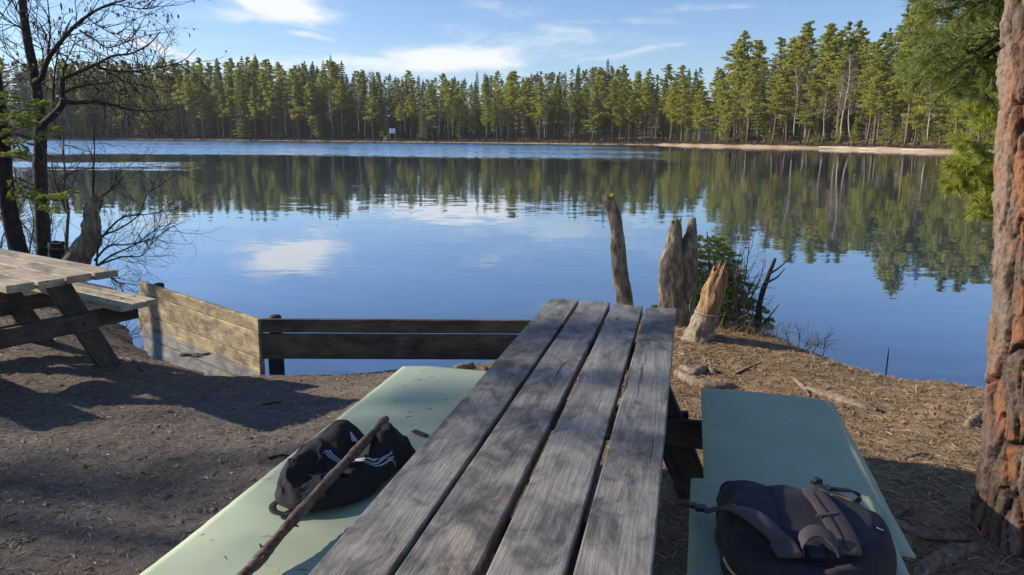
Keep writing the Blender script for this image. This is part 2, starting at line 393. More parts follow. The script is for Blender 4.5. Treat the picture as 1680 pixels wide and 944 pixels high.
def ground_z(X, Yv):
    X = np.asarray(X, float); Yv = np.asarray(Yv, float)
    dn = sdist(X, Yv, NEAR_POLY, len(NEAR_SHORE)) + .05 * np.sin(X * 2.9 + 1.7 * np.sin(Yv * 2.3)) * np.exp(-(Yv / 30) ** 2) + .02 * np.sin(X * 7.1 + 2 * np.sin(Yv * 6.1)) * np.exp(-(Yv / 30) ** 2)
    L = 1.15 - .70 * smooth01((X + .2) / 1.4) + 1.1 * np.exp(-((X + 1.35) / .75) ** 2)
    near_in = WATER_Z + .30 * smooth01(dn / L * .5 + .02) * 1.0 + .0
    near_in = np.where(dn > 0, WATER_Z + .30 * np.sin(np.clip(dn / L, 0, 1) * math.pi / 2), WATER_Z + np.maximum(dn * .45, -2.2))
    near_in = near_in + np.where(dn > 0, wobble(X, Yv) * np.clip(dn * 4, 0, 1), 0)
    # a low root mound at the foot of the pine and one by the boards
    near_in += .07 * np.exp(-((X - 2.05) ** 2 + (Yv - 2.6) ** 2) / .35) + .06 * np.exp(-((X - 1.5) ** 2 + (Yv - 5.55) ** 2) / .2)
    near_in += np.where(dn > -0.4, .10 * np.exp(-((X + .05) ** 2 / .07 + (Yv - 5.42) ** 2 / .05)), 0)
    df = sdist(X, Yv, FAR_POLY, len(FAR_SHORE))
    hill = .13 * np.clip(df - 10, 0, 85) * (1 + .5 * np.sin(X * .021 + 1.0))
    far_in = np.where(df > 0, WATER_Z + np.minimum(df * .25, .55) + hill, WATER_Z + np.maximum(df * .3, -2.2))
    return np.maximum(near_in, far_in)
def gz(x, y): return float(ground_z(np.array([x]), np.array([y]))[0])

def lines(a, b, step, lo, hi, extra=()):
    L = list(np.arange(a, b + 1e-6, step)); s = step; x = a
    while x > lo: s *= 1.22; x -= s; L.append(max(x, lo))
    s = step; x = b
    while x < hi: s *= 1.22; x += s; L.append(min(x, hi))
    return np.array(sorted(set(np.round(L + list(extra), 4))))
gxl = lines(-6.3, 4.3, .04, -690, 690, np.arange(-240, 100, 5.0))
gyl = lines(.9, 9.6, .04, -120, 1500, np.arange(60, 300, 3.0))
GX, GY = np.meshgrid(gxl, gyl); GZ = ground_z(GX, GY)
near_m = (GY < 11) & (GY > -2) & (np.abs(GX) < 8) & (GZ > WATER_Z - .05)
ii = np.argwhere(near_m)
for a, b in ii:
    x, y = GX[a, b], GY[a, b]
    right = 1.0 if x > .3 else .75
    GZ[a, b] += .014 * right * noise.noise(Vector((x * 9, y * 9, 0))) + .010 * noise.noise(Vector((x * 24, y * 24, 5))) + .006 * noise.noise(Vector((x * 60, y * 60, 9)))
nx, ny = len(gxl), len(gyl)
idx = np.arange(nx * ny).reshape(ny, nx)
GF = np.stack([idx[:-1, :-1], idx[:-1, 1:], idx[1:, 1:], idx[1:, :-1]], -1).reshape(-1, 4)

m, N = new_mat('earth')
o = N.coords(); sand = N.n('ShaderNodeAttribute', attribute_name='sand').outputs['Fac']; lit = N.n('ShaderNodeAttribute', attribute_name='needles').outputs['Fac']
n1 = N.noise(o, 2.6, 6, .62); n2 = N.noise(o, 26, 6, .7); n3 = N.noise(o, 120, 4, .7); n4 = N.noise(N.v('MULTIPLY', o, (1, 2.2, 1)), 60, 5, .75, .8)
c = N.ramp(N.m('ADD', N.m('MULTIPLY', n2, .5), N.m('MULTIPLY', n4, .5)), [(.34, (.072, .056, .044)), (.5, (.158, .126, .100)), (.66, (.275, .225, .18))])
c2 = N.ramp(N.m('ADD', N.m('MULTIPLY', n2, .4), N.m('MULTIPLY', n4, .6)), [(.34, (.11, .072, .042)), (.5, (.29, .20, .115)), (.66, (.48, .345, .21))])
c = N.mix(lit, c, c2)
c = N.mix(N.m('MULTIPLY', N.sm(n1, .45, .65), .45), c, (.085, .063, .048))
c = N.mix(sand, c, N.mix(N.noise(o, .35, 4), (.40, .28, .17), (.60, .49, .37)))
finish(N, c, .92, N.bump(N.m('ADD', n2, N.m('ADD', N.m('MULTIPLY', n3, .5), N.m('MULTIPLY', n4, .6))), .8, .012), .2)
me = mesh('ground', np.stack([GX, GY, GZ], -1).reshape(-1, 3), GF, MAT['earth'], True)
df = sdist(GX, GY, FAR_POLY, len(FAR_SHORE))
sandv = np.where((GX > 36) & (GY > 40) & (df < 2.6), .85, 0.) + np.where((GX <= 36) & (GY > 150) & (df < 2.5), .35, 0.)
needv = smooth01((GX - .2 + .15 * np.sin(GY * 2)) / .6)
for nm, arr in (('sand', sandv), ('needles', needv)):
    at = me.attributes.new(nm, 'FLOAT', 'POINT'); at.data.foreach_set('value', arr.ravel().astype(np.float32))
tag(obj('ground', me), kind='structure')

# lake
m, N = new_mat('lake_water')
o = N.coords(); ox, oy, oz = N.sep(o)[0:3]
def slope(vec, detail=2.0): return N.v('SUBTRACT', N.noise(vec, 1.0, detail, .55, .3, 1), (.5, .5, .5))
calm = N.noise(N.v('MULTIPLY', o, (.06, .09, 1)), 1, 3, .5)
s1 = N.v('MULTIPLY', slope(N.v('MULTIPLY', o, (.45, 1.1, 1))), (.016, .022, 0))
s2 = N.v('MULTIPLY', slope(N.v('MULTIPLY', o, (2.0, 5.5, 1))), (.016, .030, 0))
sl = N.v('SCALE', N.v('ADD', s1, s2), N.m('ADD', .55, N.m('MULTIPLY', N.sm(calm, .35, .7), .8)))
# breeze: rippled band in front of the far shore, left of the sheltered point
nb = N.noise(N.v('MULTIPLY', o, (.018, .05, 1)), 1, 4, .55)
yy = N.m('ADD', oy, N.m('MULTIPLY', N.m('SUBTRACT', nb, .5), 55.))
band = N.m('MULTIPLY', N.m('MULTIPLY', N.sm(yy, 50, 105), N.m('SUBTRACT', 1.0, N.sm(N.m('SUBTRACT', oy, N.m('MULTIPLY', ox, -.50)), 172, 190))), N.m('SUBTRACT', 1.0, N.sm(N.m('SUBTRACT', ox, N.m('MULTIPLY', oy, .10)), -6, 20)))
y2 = N.m('ADD', oy, N.m('MULTIPLY', N.m('SUBTRACT', N.noise(N.v('MULTIPLY', o, (.05, .16, 1)), 1, 4, .6), .5), 26.))
st1 = N.m('MULTIPLY', N.m('MULTIPLY', N.sm(y2, 36, 44), N.m('SUBTRACT', 1.0, N.sm(y2, 45, 56))), N.m('SUBTRACT', 1.0, N.sm(N.m('ADD', ox, N.m('MULTIPLY', oy, .52)), -4, 8)))
band = N.m('MAXIMUM', band, N.m('MULTIPLY', st1, .75))
band = N.m('MULTIPLY', band, N.m('ADD', .45, N.m('MULTIPLY', N.sm(nb, .35, .6), .55)))
rp = slope(N.v('MULTIPLY', o, (1.1, 2.6, 1)), 3.0); rx, ry, rz_ = N.sep(rp)[0:3]
rip = N.comb(N.m('MULTIPLY', rx, .5), N.m('SUBTRACT', N.m('MULTIPLY', ry, .9), .16), 0.0)
sl = N.v('ADD', sl, N.v('SCALE', rip, band))
nrm = N.v('NORMALIZE', N.v('ADD', sl, (0, 0, 1)))
fr = N.m('ADD', .08, N.m('MULTIPLY', N.m('POWER', N.n('ShaderNodeLayerWeight', {'Blend': .5, 'Normal': nrm}).outputs['Facing'], 2.6), .9))
gl = N.n('ShaderNodeBsdfGlossy', {'Color': (.95, .98, 1.0), 'Roughness': .015, 'Normal': nrm})
body = N.n('ShaderNodeBsdfDiffuse', {'Color': (.010, .036, .10)})
mx = N.n('ShaderNodeMixShader', {0: fr, 1: body.outputs[0], 2: gl.outputs[0]})
N.nt.links.new(mx.outputs[0], N.n('ShaderNodeOutputMaterial').inputs[0])
tag(obj('lake', mesh('lake', [(-680, 1.5, WATER_Z), (680, 1.5, WATER_Z), (680, 420, WATER_Z), (-680, 420, WATER_Z)], [(0, 1, 2, 3)], MAT['lake_water'])), kind='structure')

# ---------------------------------------------------------------- picnic tables
TA = np.array([.2334, .9724]); TN = np.array([.9724, -.2334])      # long axis / right-hand side of the near table
def ST(s, t, z): q = TA * s + TN * t; return np.array([q[0], q[1], z])

def plank_mesh(L, W, T, bev=.006, seed=0, wear=.0015, nseg=24, chamfer_end=0.0):
    """plank along local X from 0 to L, centred in Y, top at z = 0; edges rounded and worn"""
    prof = []
    for (sy, sz) in ((1, 0), (-1, 0), (-1, -1), (1, -1)):
        cy = sy * (W / 2 - bev); cz = -bev if sz == 0 else -T + bev
        a0 = {(1, 0): 0, (-1, 0): 90, (-1, -1): 180, (1, -1): 270}[(sy, sz)]
        for k in range(3):
            a = math.radians(a0 + 45 * k); prof.append((cy + bev * math.cos(a), cz + bev * math.sin(a)))
    # extra points across the top so wear can dish it
    n = len(prof); V = []
    xs = [0, bev * .6] + list(np.linspace(bev * 2, L - bev * 2, nseg)) + [L - bev * .6, L]
    for i, x in enumerate(xs):
        k = 1 - (.6 * bev / (W / 2) if i in (0, len(xs) - 1) else 0); zc = -T / 2
        for j, (y, z) in enumerate(prof):
            wv = wear * (fbm((x * 6, y * 9 + seed * 5, z * 20 + seed), 3) + .5 * vnoise((x * 25, y * 40, seed)))
            xx = x
            if chamfer_end and i >= len(xs) - 2 and z < -T * .45: xx = x - chamfer_end
            V.append((xx, y * k + wv, zc + (z - zc) * (1 - (.6 * bev / (T / 2) if i in (0, len(xs) - 1) else 0)) + wv * .6))
    F = [(i * n + j, (i + 1) * n + j, (i + 1) * n + (j + 1) % n, i * n + (j + 1) % n) for i in range(len(xs) - 1) for j in range(n)]
    F += [tuple(range(n)), tuple(reversed(range((len(xs) - 1) * n, len(xs) * n)))]
    F = [tuple(reversed(f)) for f in F]
    return V, F

def plank(parent, name, mat, p0, p1, W, T, up=(0, 0, 1), seed=0, **kw):
    """plank from p0 to p1 (top-face centre line, in the parent's space)"""
    p0 = Vector(p0); p1 = Vector(p1); x = (p1 - p0).normalized(); z = Vector(up); z = (z - x * z.dot(x)).normalized(); y = z.cross(x)
    V, F = plank_mesh((p1 - p0).length, W, T, seed=seed, **kw)
    o = obj(name, mesh(name, V, F, MAT[mat], False), parent)
    o.matrix_local = Matrix(((x.x, y.x, z.x, p0.x), (x.y, y.y, z.y, p0.y), (x.z, y.z, z.z, p0.z), (0, 0, 0, 1)))
    return o

def bolt(parent, p, r=.011, up=(0, 0, 1)):
    mb = MB(); u = Vector(up).normalized(); p = Vector(p)
    mb.tube([p - u * .012, p + u * .0015, p + u * .004], [r, r, r * .55], 10)
    return mb.build('bolt', MAT['nail_metal'], parent, True, origin=(0, 0, 0))

def picnic_table(name, loc, rz, label, length, ends, wt, wl, bench_len, bench_planks, back, leg_s, top_z=.75, frame='leg_wood'):
    """local frame: far end of the table top at x = 0, x runs away from that end along the table, y to one side"""
    r = root(name, loc, label, 'picnic table', None, rz)
    wp = .147; gap = (.64 - 4 * wp) / 3
    for k in range(4):
        y = -.32 + wp / 2 + k * (wp + gap)
        o = plank(r, 'tabletop_plank', wt, (ends[k], y, top_z + (.0, .002, -.001, .001)[k]), (length, y + (.003, -.003, .002, 0)[k], top_z), wp, .045, seed=k + 1 + len(label), nseg=40, wear=.0014, bev=.0035)
    for sd in (-1, 1):
        bw = .29 / bench_planks
        for k in range(bench_planks):
            y = sd * (.47 + bw * (k + .5))
            plank(r, 'bench_plank', wl, (back + .01 * ((k * 7) % 3), y, .44), (back + bench_len, y, .44), bw - .008, .042, seed=20 + k + sd)
    for s in leg_s:
        plank(r, 'top_batten', frame, (s, -.27, top_z - .046), (s, .27, top_z - .046), .09, .045, seed=3)
        for sd in (-1, 1):
            # slanted leg board, set beside the batten
            plank(r, 'leg', frame, (s - .07, sd * .16, top_z - .048), (s - .07, sd * .49, -.06), .145, .045, up=(-1, 0, 0), seed=5 + sd)
        plank(r, 'cross_beam', frame, (s - .117, -.40, .335), (s - .117, .40, .335), .12, .04, up=(-1, 0, 0), seed=9)
        plank(r, 'bench_beam', frame, (s - .024, .0, .335), (s - .024, .72, .335), .12, .04, up=(-1, 0, 0), seed=10)
        plank(r, 'bench_beam', frame, (s - .024, -.0, .335), (s - .024, -.72, .335), .12, .04, up=(1, 0, 0), seed=11)
        for y in (-.30, .30): bolt(r, (s - .117 - .0, y, .335), .012, (-1, 0, 0))
        for sd in (-1, 1):
            for k in range(bench_planks): bolt(r, (s - .045, sd * (.47 + .29 / bench_planks * (k + .5)), .441), .010)
    return r

# near table: x axis of the local frame points back towards the camera (-TA), y to the LEFT (so ends[] run left..right reversed)
far = ST(3.62, -.35, 0)
rz_near = math.atan2(-TA[1], -TA[0])
tbl = picnic_table('picnic_table', (far[0], far[1], 0), rz_near, 'dark weathered picnic table with gapped planks in the foreground', 2.75,
                   [-.03, -.01, .02, .045], 'table_wood', 'leg_wood', 2.2, 3, .40, (.60, 2.15), .75, 'black_wood')
# small nails and holes on the near table top
for px, py in [(906, 517), (925, 531), (936, 540), (972, 539), (1036, 541), (1012, 523), (1082, 545)]:
    p = PZ(px, py, .7515); l = tbl.matrix_basis.inverted() @ Vector(p)
    bolt(tbl, (l.x, l.y, .7475), .0075)

# splintered dents in the plank surface (dark knots standing slightly sunk)
# left table, seen from its end
e0 = np.array([-2.86, 4.05]); e1 = np.array([-2.51, 4.58]); mid = (e0 + e1) / 2
axl = np.array([-.84, .54]); axl /= np.linalg.norm(axl)
tbl2 = picnic_table('picnic_table', (mid[0], mid[1], -.03), math.atan2(axl[1], axl[0]), 'sunlit pale wooden picnic table at the left edge by the lake', 2.0,
                    [0, .005, -.004, .003], 'pale_wood', 'pale_wood', 1.5, 3, .30, (.58, 1.5))
for o in list(tbl2.children):
    pass

# ---------------------------------------------------------------- board wall in the water
cx, cy = -2.00, 5.60
rw = root('plank_barrier', (cx, cy, -.5), 'low wooden plank barrier standing in the shallow water, bent at a corner', 'barrier')
def wl(p): return Vector(p) - Vector((cx, cy, -.5))
A = np.array([-2.005, 5.60]); B = np.array([-3.69, 7.09]); dAB = (B - A) / np.linalg.norm(B - A)
nrm = (-.66, -.75, 0)
def wing(z_top, h, e0=0., e1=0., seed=0, push=0.):
    a = A + dAB * e0; b = B + dAB * e1
    p0 = wl((a[0] + nrm[0] * push, a[1] + nrm[1] * push, z_top - h / 2)); p1 = wl((b[0] + nrm[0] * push, b[1] + nrm[1] * push, z_top - h / 2))
    plank(rw, 'board', 'fence_wood', p0, p1, h, .045, up=nrm, seed=seed, nseg=30)
wing(.140, .105, 0, .0, 31); wing(.032, .213, .0, .03, 32, .004); wing(-.184, .120, .0, .10, 33, .008); wing(-.307, .20, .0, .10, 34, .004); 
def wing2(z_top, h, x0, x1, seed, push=0., y0=5.605, y1=5.70):
    plank(rw, 'board', 'shaded_fence_wood', wl((x0, y0 - push, z_top - h / 2)), wl((x1, y1 - push, z_top - h / 2 - .02)), h, .045, up=(0.03, -1, 0), seed=seed, nseg=30)
wing2(.140, .108, -1.985, .75, 41, 0); wing2(.020, .205, -1.985, .78, 42, .004)
for (x, y, zt) in [(-1.90, 5.70, .152), (-3.46, 7.02, .138), (.45, 5.80, .06), (-2.72, 6.42, .06)]:
    mb = MB(); P = [(x, y, -.75), (x, y, -.1), (x, y, zt - .01), (x, y, zt)]
    mb.tube(P, [.05, .05, .048, .036], 12, True, .04, 3); mb.build('post', MAT['black_wood'], rw, True)
mb = MB(); mb.box((-1.905, 5.628, -.42), (.085, .03, .5)); mb.build('post', MAT['black_wood'], rw)

# ---------------------------------------------------------------- foam mats on the benches
def foam_mat(name, label, s0, s1, t0, t1, z, seed, skew=0.0, curl=0.0, tc=None, lift_far=0.0, sag=.010):
    ns, nt = 46, 22; th = .008; V = []; tc = tc if tc is not None else (t0 + t1) / 2
    c = ST((s0 + s1) / 2, (t0 + t1) / 2, z); r3 = np.random.default_rng(seed)
    for lay in (0, 1):
        for i in range(ns + 1):
            for j in range(nt + 1):
                u = i / ns; v = j / nt; s = s0 + (s1 - s0) * u; t = t0 + (t1 - t0) * v + skew * u
                zz = z + .005 * vnoise((s * 2.6, t * 2.2, seed)) + .003 * vnoise((s * 7, t * 5, seed + 3)) + .0045 * math.sin(s * 9 + seed) * (.5 + .5 * vnoise((s, t, 3)))
                over = max(0, abs(t - tc) - .15); zz -= sag * (over / .15) ** 1.7
                if curl: zz += curl * max(0, 1 - u / .06) ** 2
                if lift_far: zz += lift_far * max(0, (u - .8) / .2) ** 2
                e = .002 * vnoise((s * 30, t * 30, 9))
                p = ST(s + (e if i in (0, ns) else 0), t + (e if j in (0, nt) else 0), zz - lay * th); V.append(p - c)
    n1 = (ns + 1) * (nt + 1); q = lambda i, j: i * (nt + 1) + j; F = []
    for i in range(ns):
        for j in range(nt):
            F.append((q(i, j), q(i, j + 1), q(i + 1, j + 1), q(i + 1, j))); F.append(tuple(n1 + k for k in (q(i, j), q(i + 1, j), q(i + 1, j + 1), q(i, j + 1))))
    edge = [q(0, j) for j in range(nt)] + [q(i, nt) for i in range(ns)] + [q(ns, j) for j in range(nt, 0, -1)] + [q(i, 0) for i in range(ns, 0, -1)]
    for k in range(len(edge)):
        a = edge[k]; b = edge[(k + 1) % len(edge)]; F.append((a, a + n1, b + n1, b))
    F = [tuple(reversed(f)) for f in F]
    o = obj(name, mesh(name, V, F, MAT['mat_foam'], False), None, tuple(c)); o.data.polygons.foreach_set('use_smooth', [True] * (2 * ns * nt) + [False] * len(edge))
    tag(o, label, 'foam mat', 'green foam mats on the benches'); return o
BZ = .449
foam_mat('foam_mat', 'pale green foam mat on the left bench, its bare far half', 2.06, 3.29, -1.35, -.79, BZ, 1, 0, 0, -1.02)
foam_mat('foam_mat', 'pale green foam mat on the left bench, under the black backpack', .95, 2.13, -1.335, -.78, BZ + .010, 2, 0, 0, -1.02)
foam_mat('foam_mat', 'pale green foam mat on the right bench, beyond the plum backpack', 2.05, 3.295, .10, .665, BZ, 3, 0, 0, .34)
foam_mat('foam_mat', 'pale green foam mat on the right bench, under the plum backpack', .95, 2.33, .035, .60, BZ + .010, 4, .022, 0, .34, .012)

# ---------------------------------------------------------------- black backpack (left)
def radial(pts, c, n):
    """closed outline (s,t points) -> smooth radius as a function of angle about c, sampled at n angles"""
    P = np.array(pts, float) - np.array(c); a = np.arctan2(P[:, 1], P[:, 0]); r = np.hypot(P[:, 0], P[:, 1]); k = np.argsort(a); a, r = a[k], r[k]
    aa = np.concatenate([a - 2 * np.pi, a, a + 2 * np.pi]); rr = np.tile(r, 3)
    th = np.linspace(-np.pi, np.pi, n, endpoint=False); v = np.interp(th, aa, rr)
    ker = np.exp(-np.linspace(-2, 2, 7) ** 2); ker /= ker.sum(); v = np.convolve(np.concatenate([v[-3:], v, v[:3]]), ker, 'valid')
    return th, v

def cushion(outline, c, height, z0, rings=40, n=110, under=.94):
    """closed fabric body over an outline; height(s,t,r,th) gives the top surface; returns V, F in world coordinates"""
    th, R = radial(outline, c, n); V = []; F = []
    rs = [under, .985] + list(np.sin(np.linspace(np.pi / 2, 0, rings))[0:-1])
    for k, q in enumerate(rs):
        for j in range(n):
            r = q; s = c[0] + math.cos(th[j]) * R[j] * r; t = c[1] + math.sin(th[j]) * R[j] * r
            if k == 0: z = z0
            elif k == 1: z = z0 + .012
            else: z = z0 + height(s, t, r, th[j])
            V.append(ST(s, t, z))
    V.append(ST(c[0], c[1], z0 + height(c[0], c[1], 0, 0)))
    m = len(rs)
    for i in range(m - 1):
        for j in range(n): F.append((i * n + j, i * n + (j + 1) % n, (i + 1) * n + (j + 1) % n, (i + 1) * n + j))
    for j in range(n): F.append(((m - 1) * n + j, (m - 1) * n + (j + 1) % n, m * n))
    F.append(tuple(reversed(range(n))))
    return V, F, th, R

def ribbon(P, width, th=.004, wdir=None, n=8, twist=None):
    """flat strap through points P; wdir = preferred width direction (default horizontal, across the path)"""
    C = spline(P, n); V = []; m = len(C); wa = width if hasattr(width, '__len__') else None
    for i in range(m):
        t = Vector(C[min(i + 1, m - 1)] - C[max(i - 1, 0)]).normalized()
        wd = Vector(wdir) if wdir is not None else Vector((0, 0, 1)).cross(t)
        wd = wd - t * wd.dot(t)
        if wd.length < 1e-5: wd = t.orthogonal()
        wd.normalize(); nn = t.cross(wd).normalized()
        if nn.z < 0 and wdir is None: nn = -nn
        w = (np.interp(i / (m - 1), np.linspace(0, 1, len(wa)), wa) if wa is not None else width) / 2
        p = Vector(C[i])
        for (a, b) in ((-1, -.5), (-1, .5), (-.85, 1), (.85, 1), (1, .5), (1, -.5), (.85, -1), (-.85, -1)): V.append(p + wd * (a * w) + nn * (b * th / 2))
    k = 8; F = [(i * k + j, i * k + (j + 1) % k, (i + 1) * k + (j + 1) % k, (i + 1) * k + j) for i in range(m - 1) for j in range(k)]
    F += [tuple(reversed(range(k))), tuple(range((m - 1) * k, m * k))]
    return V, F

def part_from(name, VF, mat, parent, smooth=True):
    mb = MB(); mb.add(*VF); return mb.build(name, MAT[mat], parent, smooth)

OUT_L = [(1.905, -1.215), (1.985, -1.25), (2.09, -1.26), (2.20, -1.25), (2.30, -1.17), (2.285, -1.06), (2.30, -.95), (2.245, -.87), (2.13, -.905), (2.03, -.91), (1.925, -.915), (1.83, -.99), (1.785, -1.07), (1.80, -1.15)]
CL = (2.03, -1.06); ZL = BZ + .020
def g2(s, t, s0, t0, a, b=None): b = b or a; return math.exp(-((s - s0) / a) ** 2 - ((t - t0) / b) ** 2)
def h_left(s, t, r, th):
    rim = (1 - min(1, r) ** 6) ** .5
    h = .054 + .066 * g2(s, t, 2.225, -1.15, .09, .065) + .074 * g2(s, t, 2.20, -.955, .11, .055) + .030 * g2(s, t, 1.98, -1.19, .15, .04)
    h -= .030 * g2(s, t, 2.10, -1.065, .10, .04) + .026 * g2(s, t, 1.97, -1.11, .09, .05)
    q = fbm((s * 5 + 3, t * 5, 2), 3, 7)
    h += .014 * (1 - abs(math.sin(9 * s + 16 * t + 4.5 * q))) ** 2 + .013 * (1 - abs(math.sin(-17 * s + 12 * t + 5 * q + 1))) ** 3 + .008 * fbm((s * 11, t * 11, 1), 3, 4)
    h += .008 * math.exp(-((abs(r - .82) / .03) ** 2)) * smooth01((-1.0 - t) / .08)
    return max(.012, h * rim)
bl = root('backpack', tuple(ST(CL[0], CL[1], ZL)), 'black backpack with three white stripes lying on the left bench mat', 'backpack')
V, F, th, R = cushion(OUT_L, CL, h_left, ZL, 60, 150)
part_from('body', (V, F), 'black_fabric', bl)
def topz(s, t):
    d = np.array([s - CL[0], t - CL[1]]); a = math.atan2(d[1], d[0]); r = np.hypot(*d) / np.interp(a, th, R, period=2 * np.pi); return ZL + h_left(s, t, min(r, .999), a)
def hit_left(px, py):
    z = ZL + .08
    for _ in range(30):
        p = PZ(px, py, z); z = .6 * z + .4 * topz(p[:2] @ TA, p[:2] @ TN)
    p = PZ(px, py, z); return np.array([p[:2] @ TA, p[:2] @ TN])
def zl(x, y): return 380 + x / 3.324, 660 + y / 3.324
def drape(pts, off=.0025, n=10):
    C = spline([hit_left(*zl(*p)) for p in pts], n); return [ST(s, t, topz(s, t) + off) for s, t in C]
def band_on(path, off, w, lift=.003):
    """thin printed band following a path on the left bag, shifted sideways by off"""
    V = []; m = len(path); F = []
    for i in range(m):
        t = path[min(i + 1, m - 1)] - path[max(i - 1, 0)]; t = t / np.linalg.norm(t); n = np.array([-t[1], t[0]])
        for k, e in enumerate((off - w / 2, off + w / 2)):
            q = path[i] + n * e
            for dz in (lift, lift - .003): V.append(ST(q[0], q[1], topz(*q) + dz))
    for i in range(m - 1):
        a = i * 4; b = a + 4; F += [(a, a + 2, b + 2, b), (a + 1, b + 1, b + 3, a + 3), (a, b, b + 1, a + 1), (a + 2, a + 3, b + 3, b + 2)]
    F += [(0, 1, 3, 2), ((m - 1) * 4, (m - 1) * 4 + 2, (m - 1) * 4 + 3, (m - 1) * 4 + 1)]
    return V, F
base = spline([hit_left(*zl(*p)) for p in [(505, 272), (650, 326), (775, 338), (885, 300)]], 16)
for off in (-.0075, 0, .0075): part_from('stripe', band_on(base, off, .0028), 'white_print', bl)
for (x0, y0, x1, y1, wd) in [(651, 166, 662, 216, .0075), (663, 182, 674, 218, .007), (674, 198, 685, 220, .0065)]:   # slanted-bar mark
    part_from('mark_bar', band_on(spline([hit_left(x_, y_) for x_, y_ in (zl(x0, y0), zl((x0 + x1) / 2, (y0 + y1) / 2), zl(x1, y1))], 3), 0, wd), 'white_print', bl)
def cord(pts, r, lift=.002, n=8):
    C = drape(pts, lift, n); mb = MB(); mb.tube(C, r, 6); return mb
cord([(395, 432), (450, 405), (520, 358)], .0028).build('pocket_zip', MAT['black_webbing'], bl, True)
part_from('carry_loop', ribbon([ST(1.83, -1.16, ZL + .012), ST(1.795, -1.165, ZL + .010), ST(1.772, -1.14, ZL + .004), ST(1.78, -1.09, ZL + .002), ST(1.82, -1.05, ZL + .01)], .022, .004), 'black_webbing', bl)
part_from('shoulder_strap', ribbon([ST(2.24, -1.12, ZL + .03), ST(2.275, -1.05, ZL + .02), ST(2.27, -.97, ZL + .03)], .04, .010), 'black_webbing', bl)

# black strap end on the left mat
mb = MB(); p = PZ(689, 711, BZ + .006); mb.box((p[0], p[1], BZ + .006), (.075, .024, .006), Matrix.Rotation(-.72, 3, 'Z'), .002)
tag(mb.build('strap_end', MAT['foam_strap'], None, False, origin=(p[0], p[1], BZ)), 'short dark strap end lying on the left mat by the table', 'strap')

# walking stick
q = hit_left(*zl(800, 118)); a = ST(q[0], q[1], topz(*q) + .012); q2 = hit_left(*zl(620, 325)); b = ST(q2[0], q2[1], topz(*q2) + .02)
P0 = PZ(633, 687, .585); P4 = PZ(398, 946, .492); dr = (P4 - P0)
pts = [P0 + np.array([.002, 0, .0])] + [P0 + dr * u + np.array([.006 * math.sin(u * 7 + 1), 0, .004 * math.sin(u * 9)]) for u in (.12, .25, .38, .52, .66, .8, .93)] + [P4, P4 + dr * .22 + np.array([0, 0, .018])]
C = spline(pts, 7); mb = MB(); m_ = len(C)
mb.tube(C, [(.0155 + .0016 * math.sin(i * .55) + .002 * max(0, vnoise((i * .35, 0, 2)))) * (1 if i > 1 else .72 + .14 * i) for i in range(m_)], 14, True, .16, 5)
stick = root('walking_stick', tuple(C[m_ // 2]), 'straight brown wooden stick lying across the black backpack', 'stick')
so = mb.build('shaft', MAT['stick_bark'], stick, True)
for u, d in ((.30, (.5, .1, .6)), (.62, (.6, -.2, -.1)), (.74, (-.5, .3, .7)), (.79, (.6, .1, .5))):
    c = C[int(u * m_)]; mb = MB(); d = Vector(d).normalized(); mb.tube([Vector(c), Vector(c) + d * .020, Vector(c) + d * .028], [.005, .0035, .002], 6); mb.build('twig_stub', MAT['stick_bark'], stick, True)

# ---------------------------------------------------------------- plum backpack (right)
ZR = BZ + .022
def zr(x, y, z): return PZ(1110 + x / 4.308, 760 + y / 4.308, z)
OUT_R = [(2.07, .185), (2.09, .27), (2.085, .36), (2.06, .46), (2.01, .525), (1.90, .552), (1.79, .52), (1.71, .44), (1.655, .33), (1.665, .23), (1.72, .17), (1.86, .155), (2.0, .16)]
CR = (1.88, .345)
def h_right(s, t, r, th):
    prof = (1 - min(1, r) ** 22) ** .5
    h = .108 - .010 * smooth01((r - .6) / .4) + .008 * fbm((s * 6, t * 6, 3), 3, 8) + .006 * math.sin((s - t) * 40 + 3 * vnoise((s * 5, t * 5, 2))) * smooth01((r - .6) / .3)
    h += -.020 * g2(s, t, 1.74, .35, .05, .12) + .012 * g2(s, t, 1.69, .40, .03, .1)
    return max(.012, h * prof)
br = root('backpack', tuple(ST(CR[0], CR[1], ZR)), 'dark plum backpack lying straps up on the right bench mat', 'backpack')
OUT_B = [(2.135, .135), (2.135, .20), (2.13, .30), (2.125, .40), (2.11, .50), (2.06, .56), (1.93, .575), (1.80, .535), (1.71, .455), (1.65, .335), (1.66, .225), (1.71, .155), (1.86, .135), (2.0, .13), (2.08, .13)]
V, F, thR, RR = cushion(OUT_B, CR, h_right, ZR, 46, 140)
part_from('body', (V, F), 'plum_fabric', br)
def topr(s, t):
    d = np.array([s - CR[0], t - CR[1]]); a = math.atan2(d[1], d[0]); r = np.hypot(*d) / np.interp(a, thR, RR, period=2 * np.pi); return ZR + h_right(s, t, min(r, .999), a)
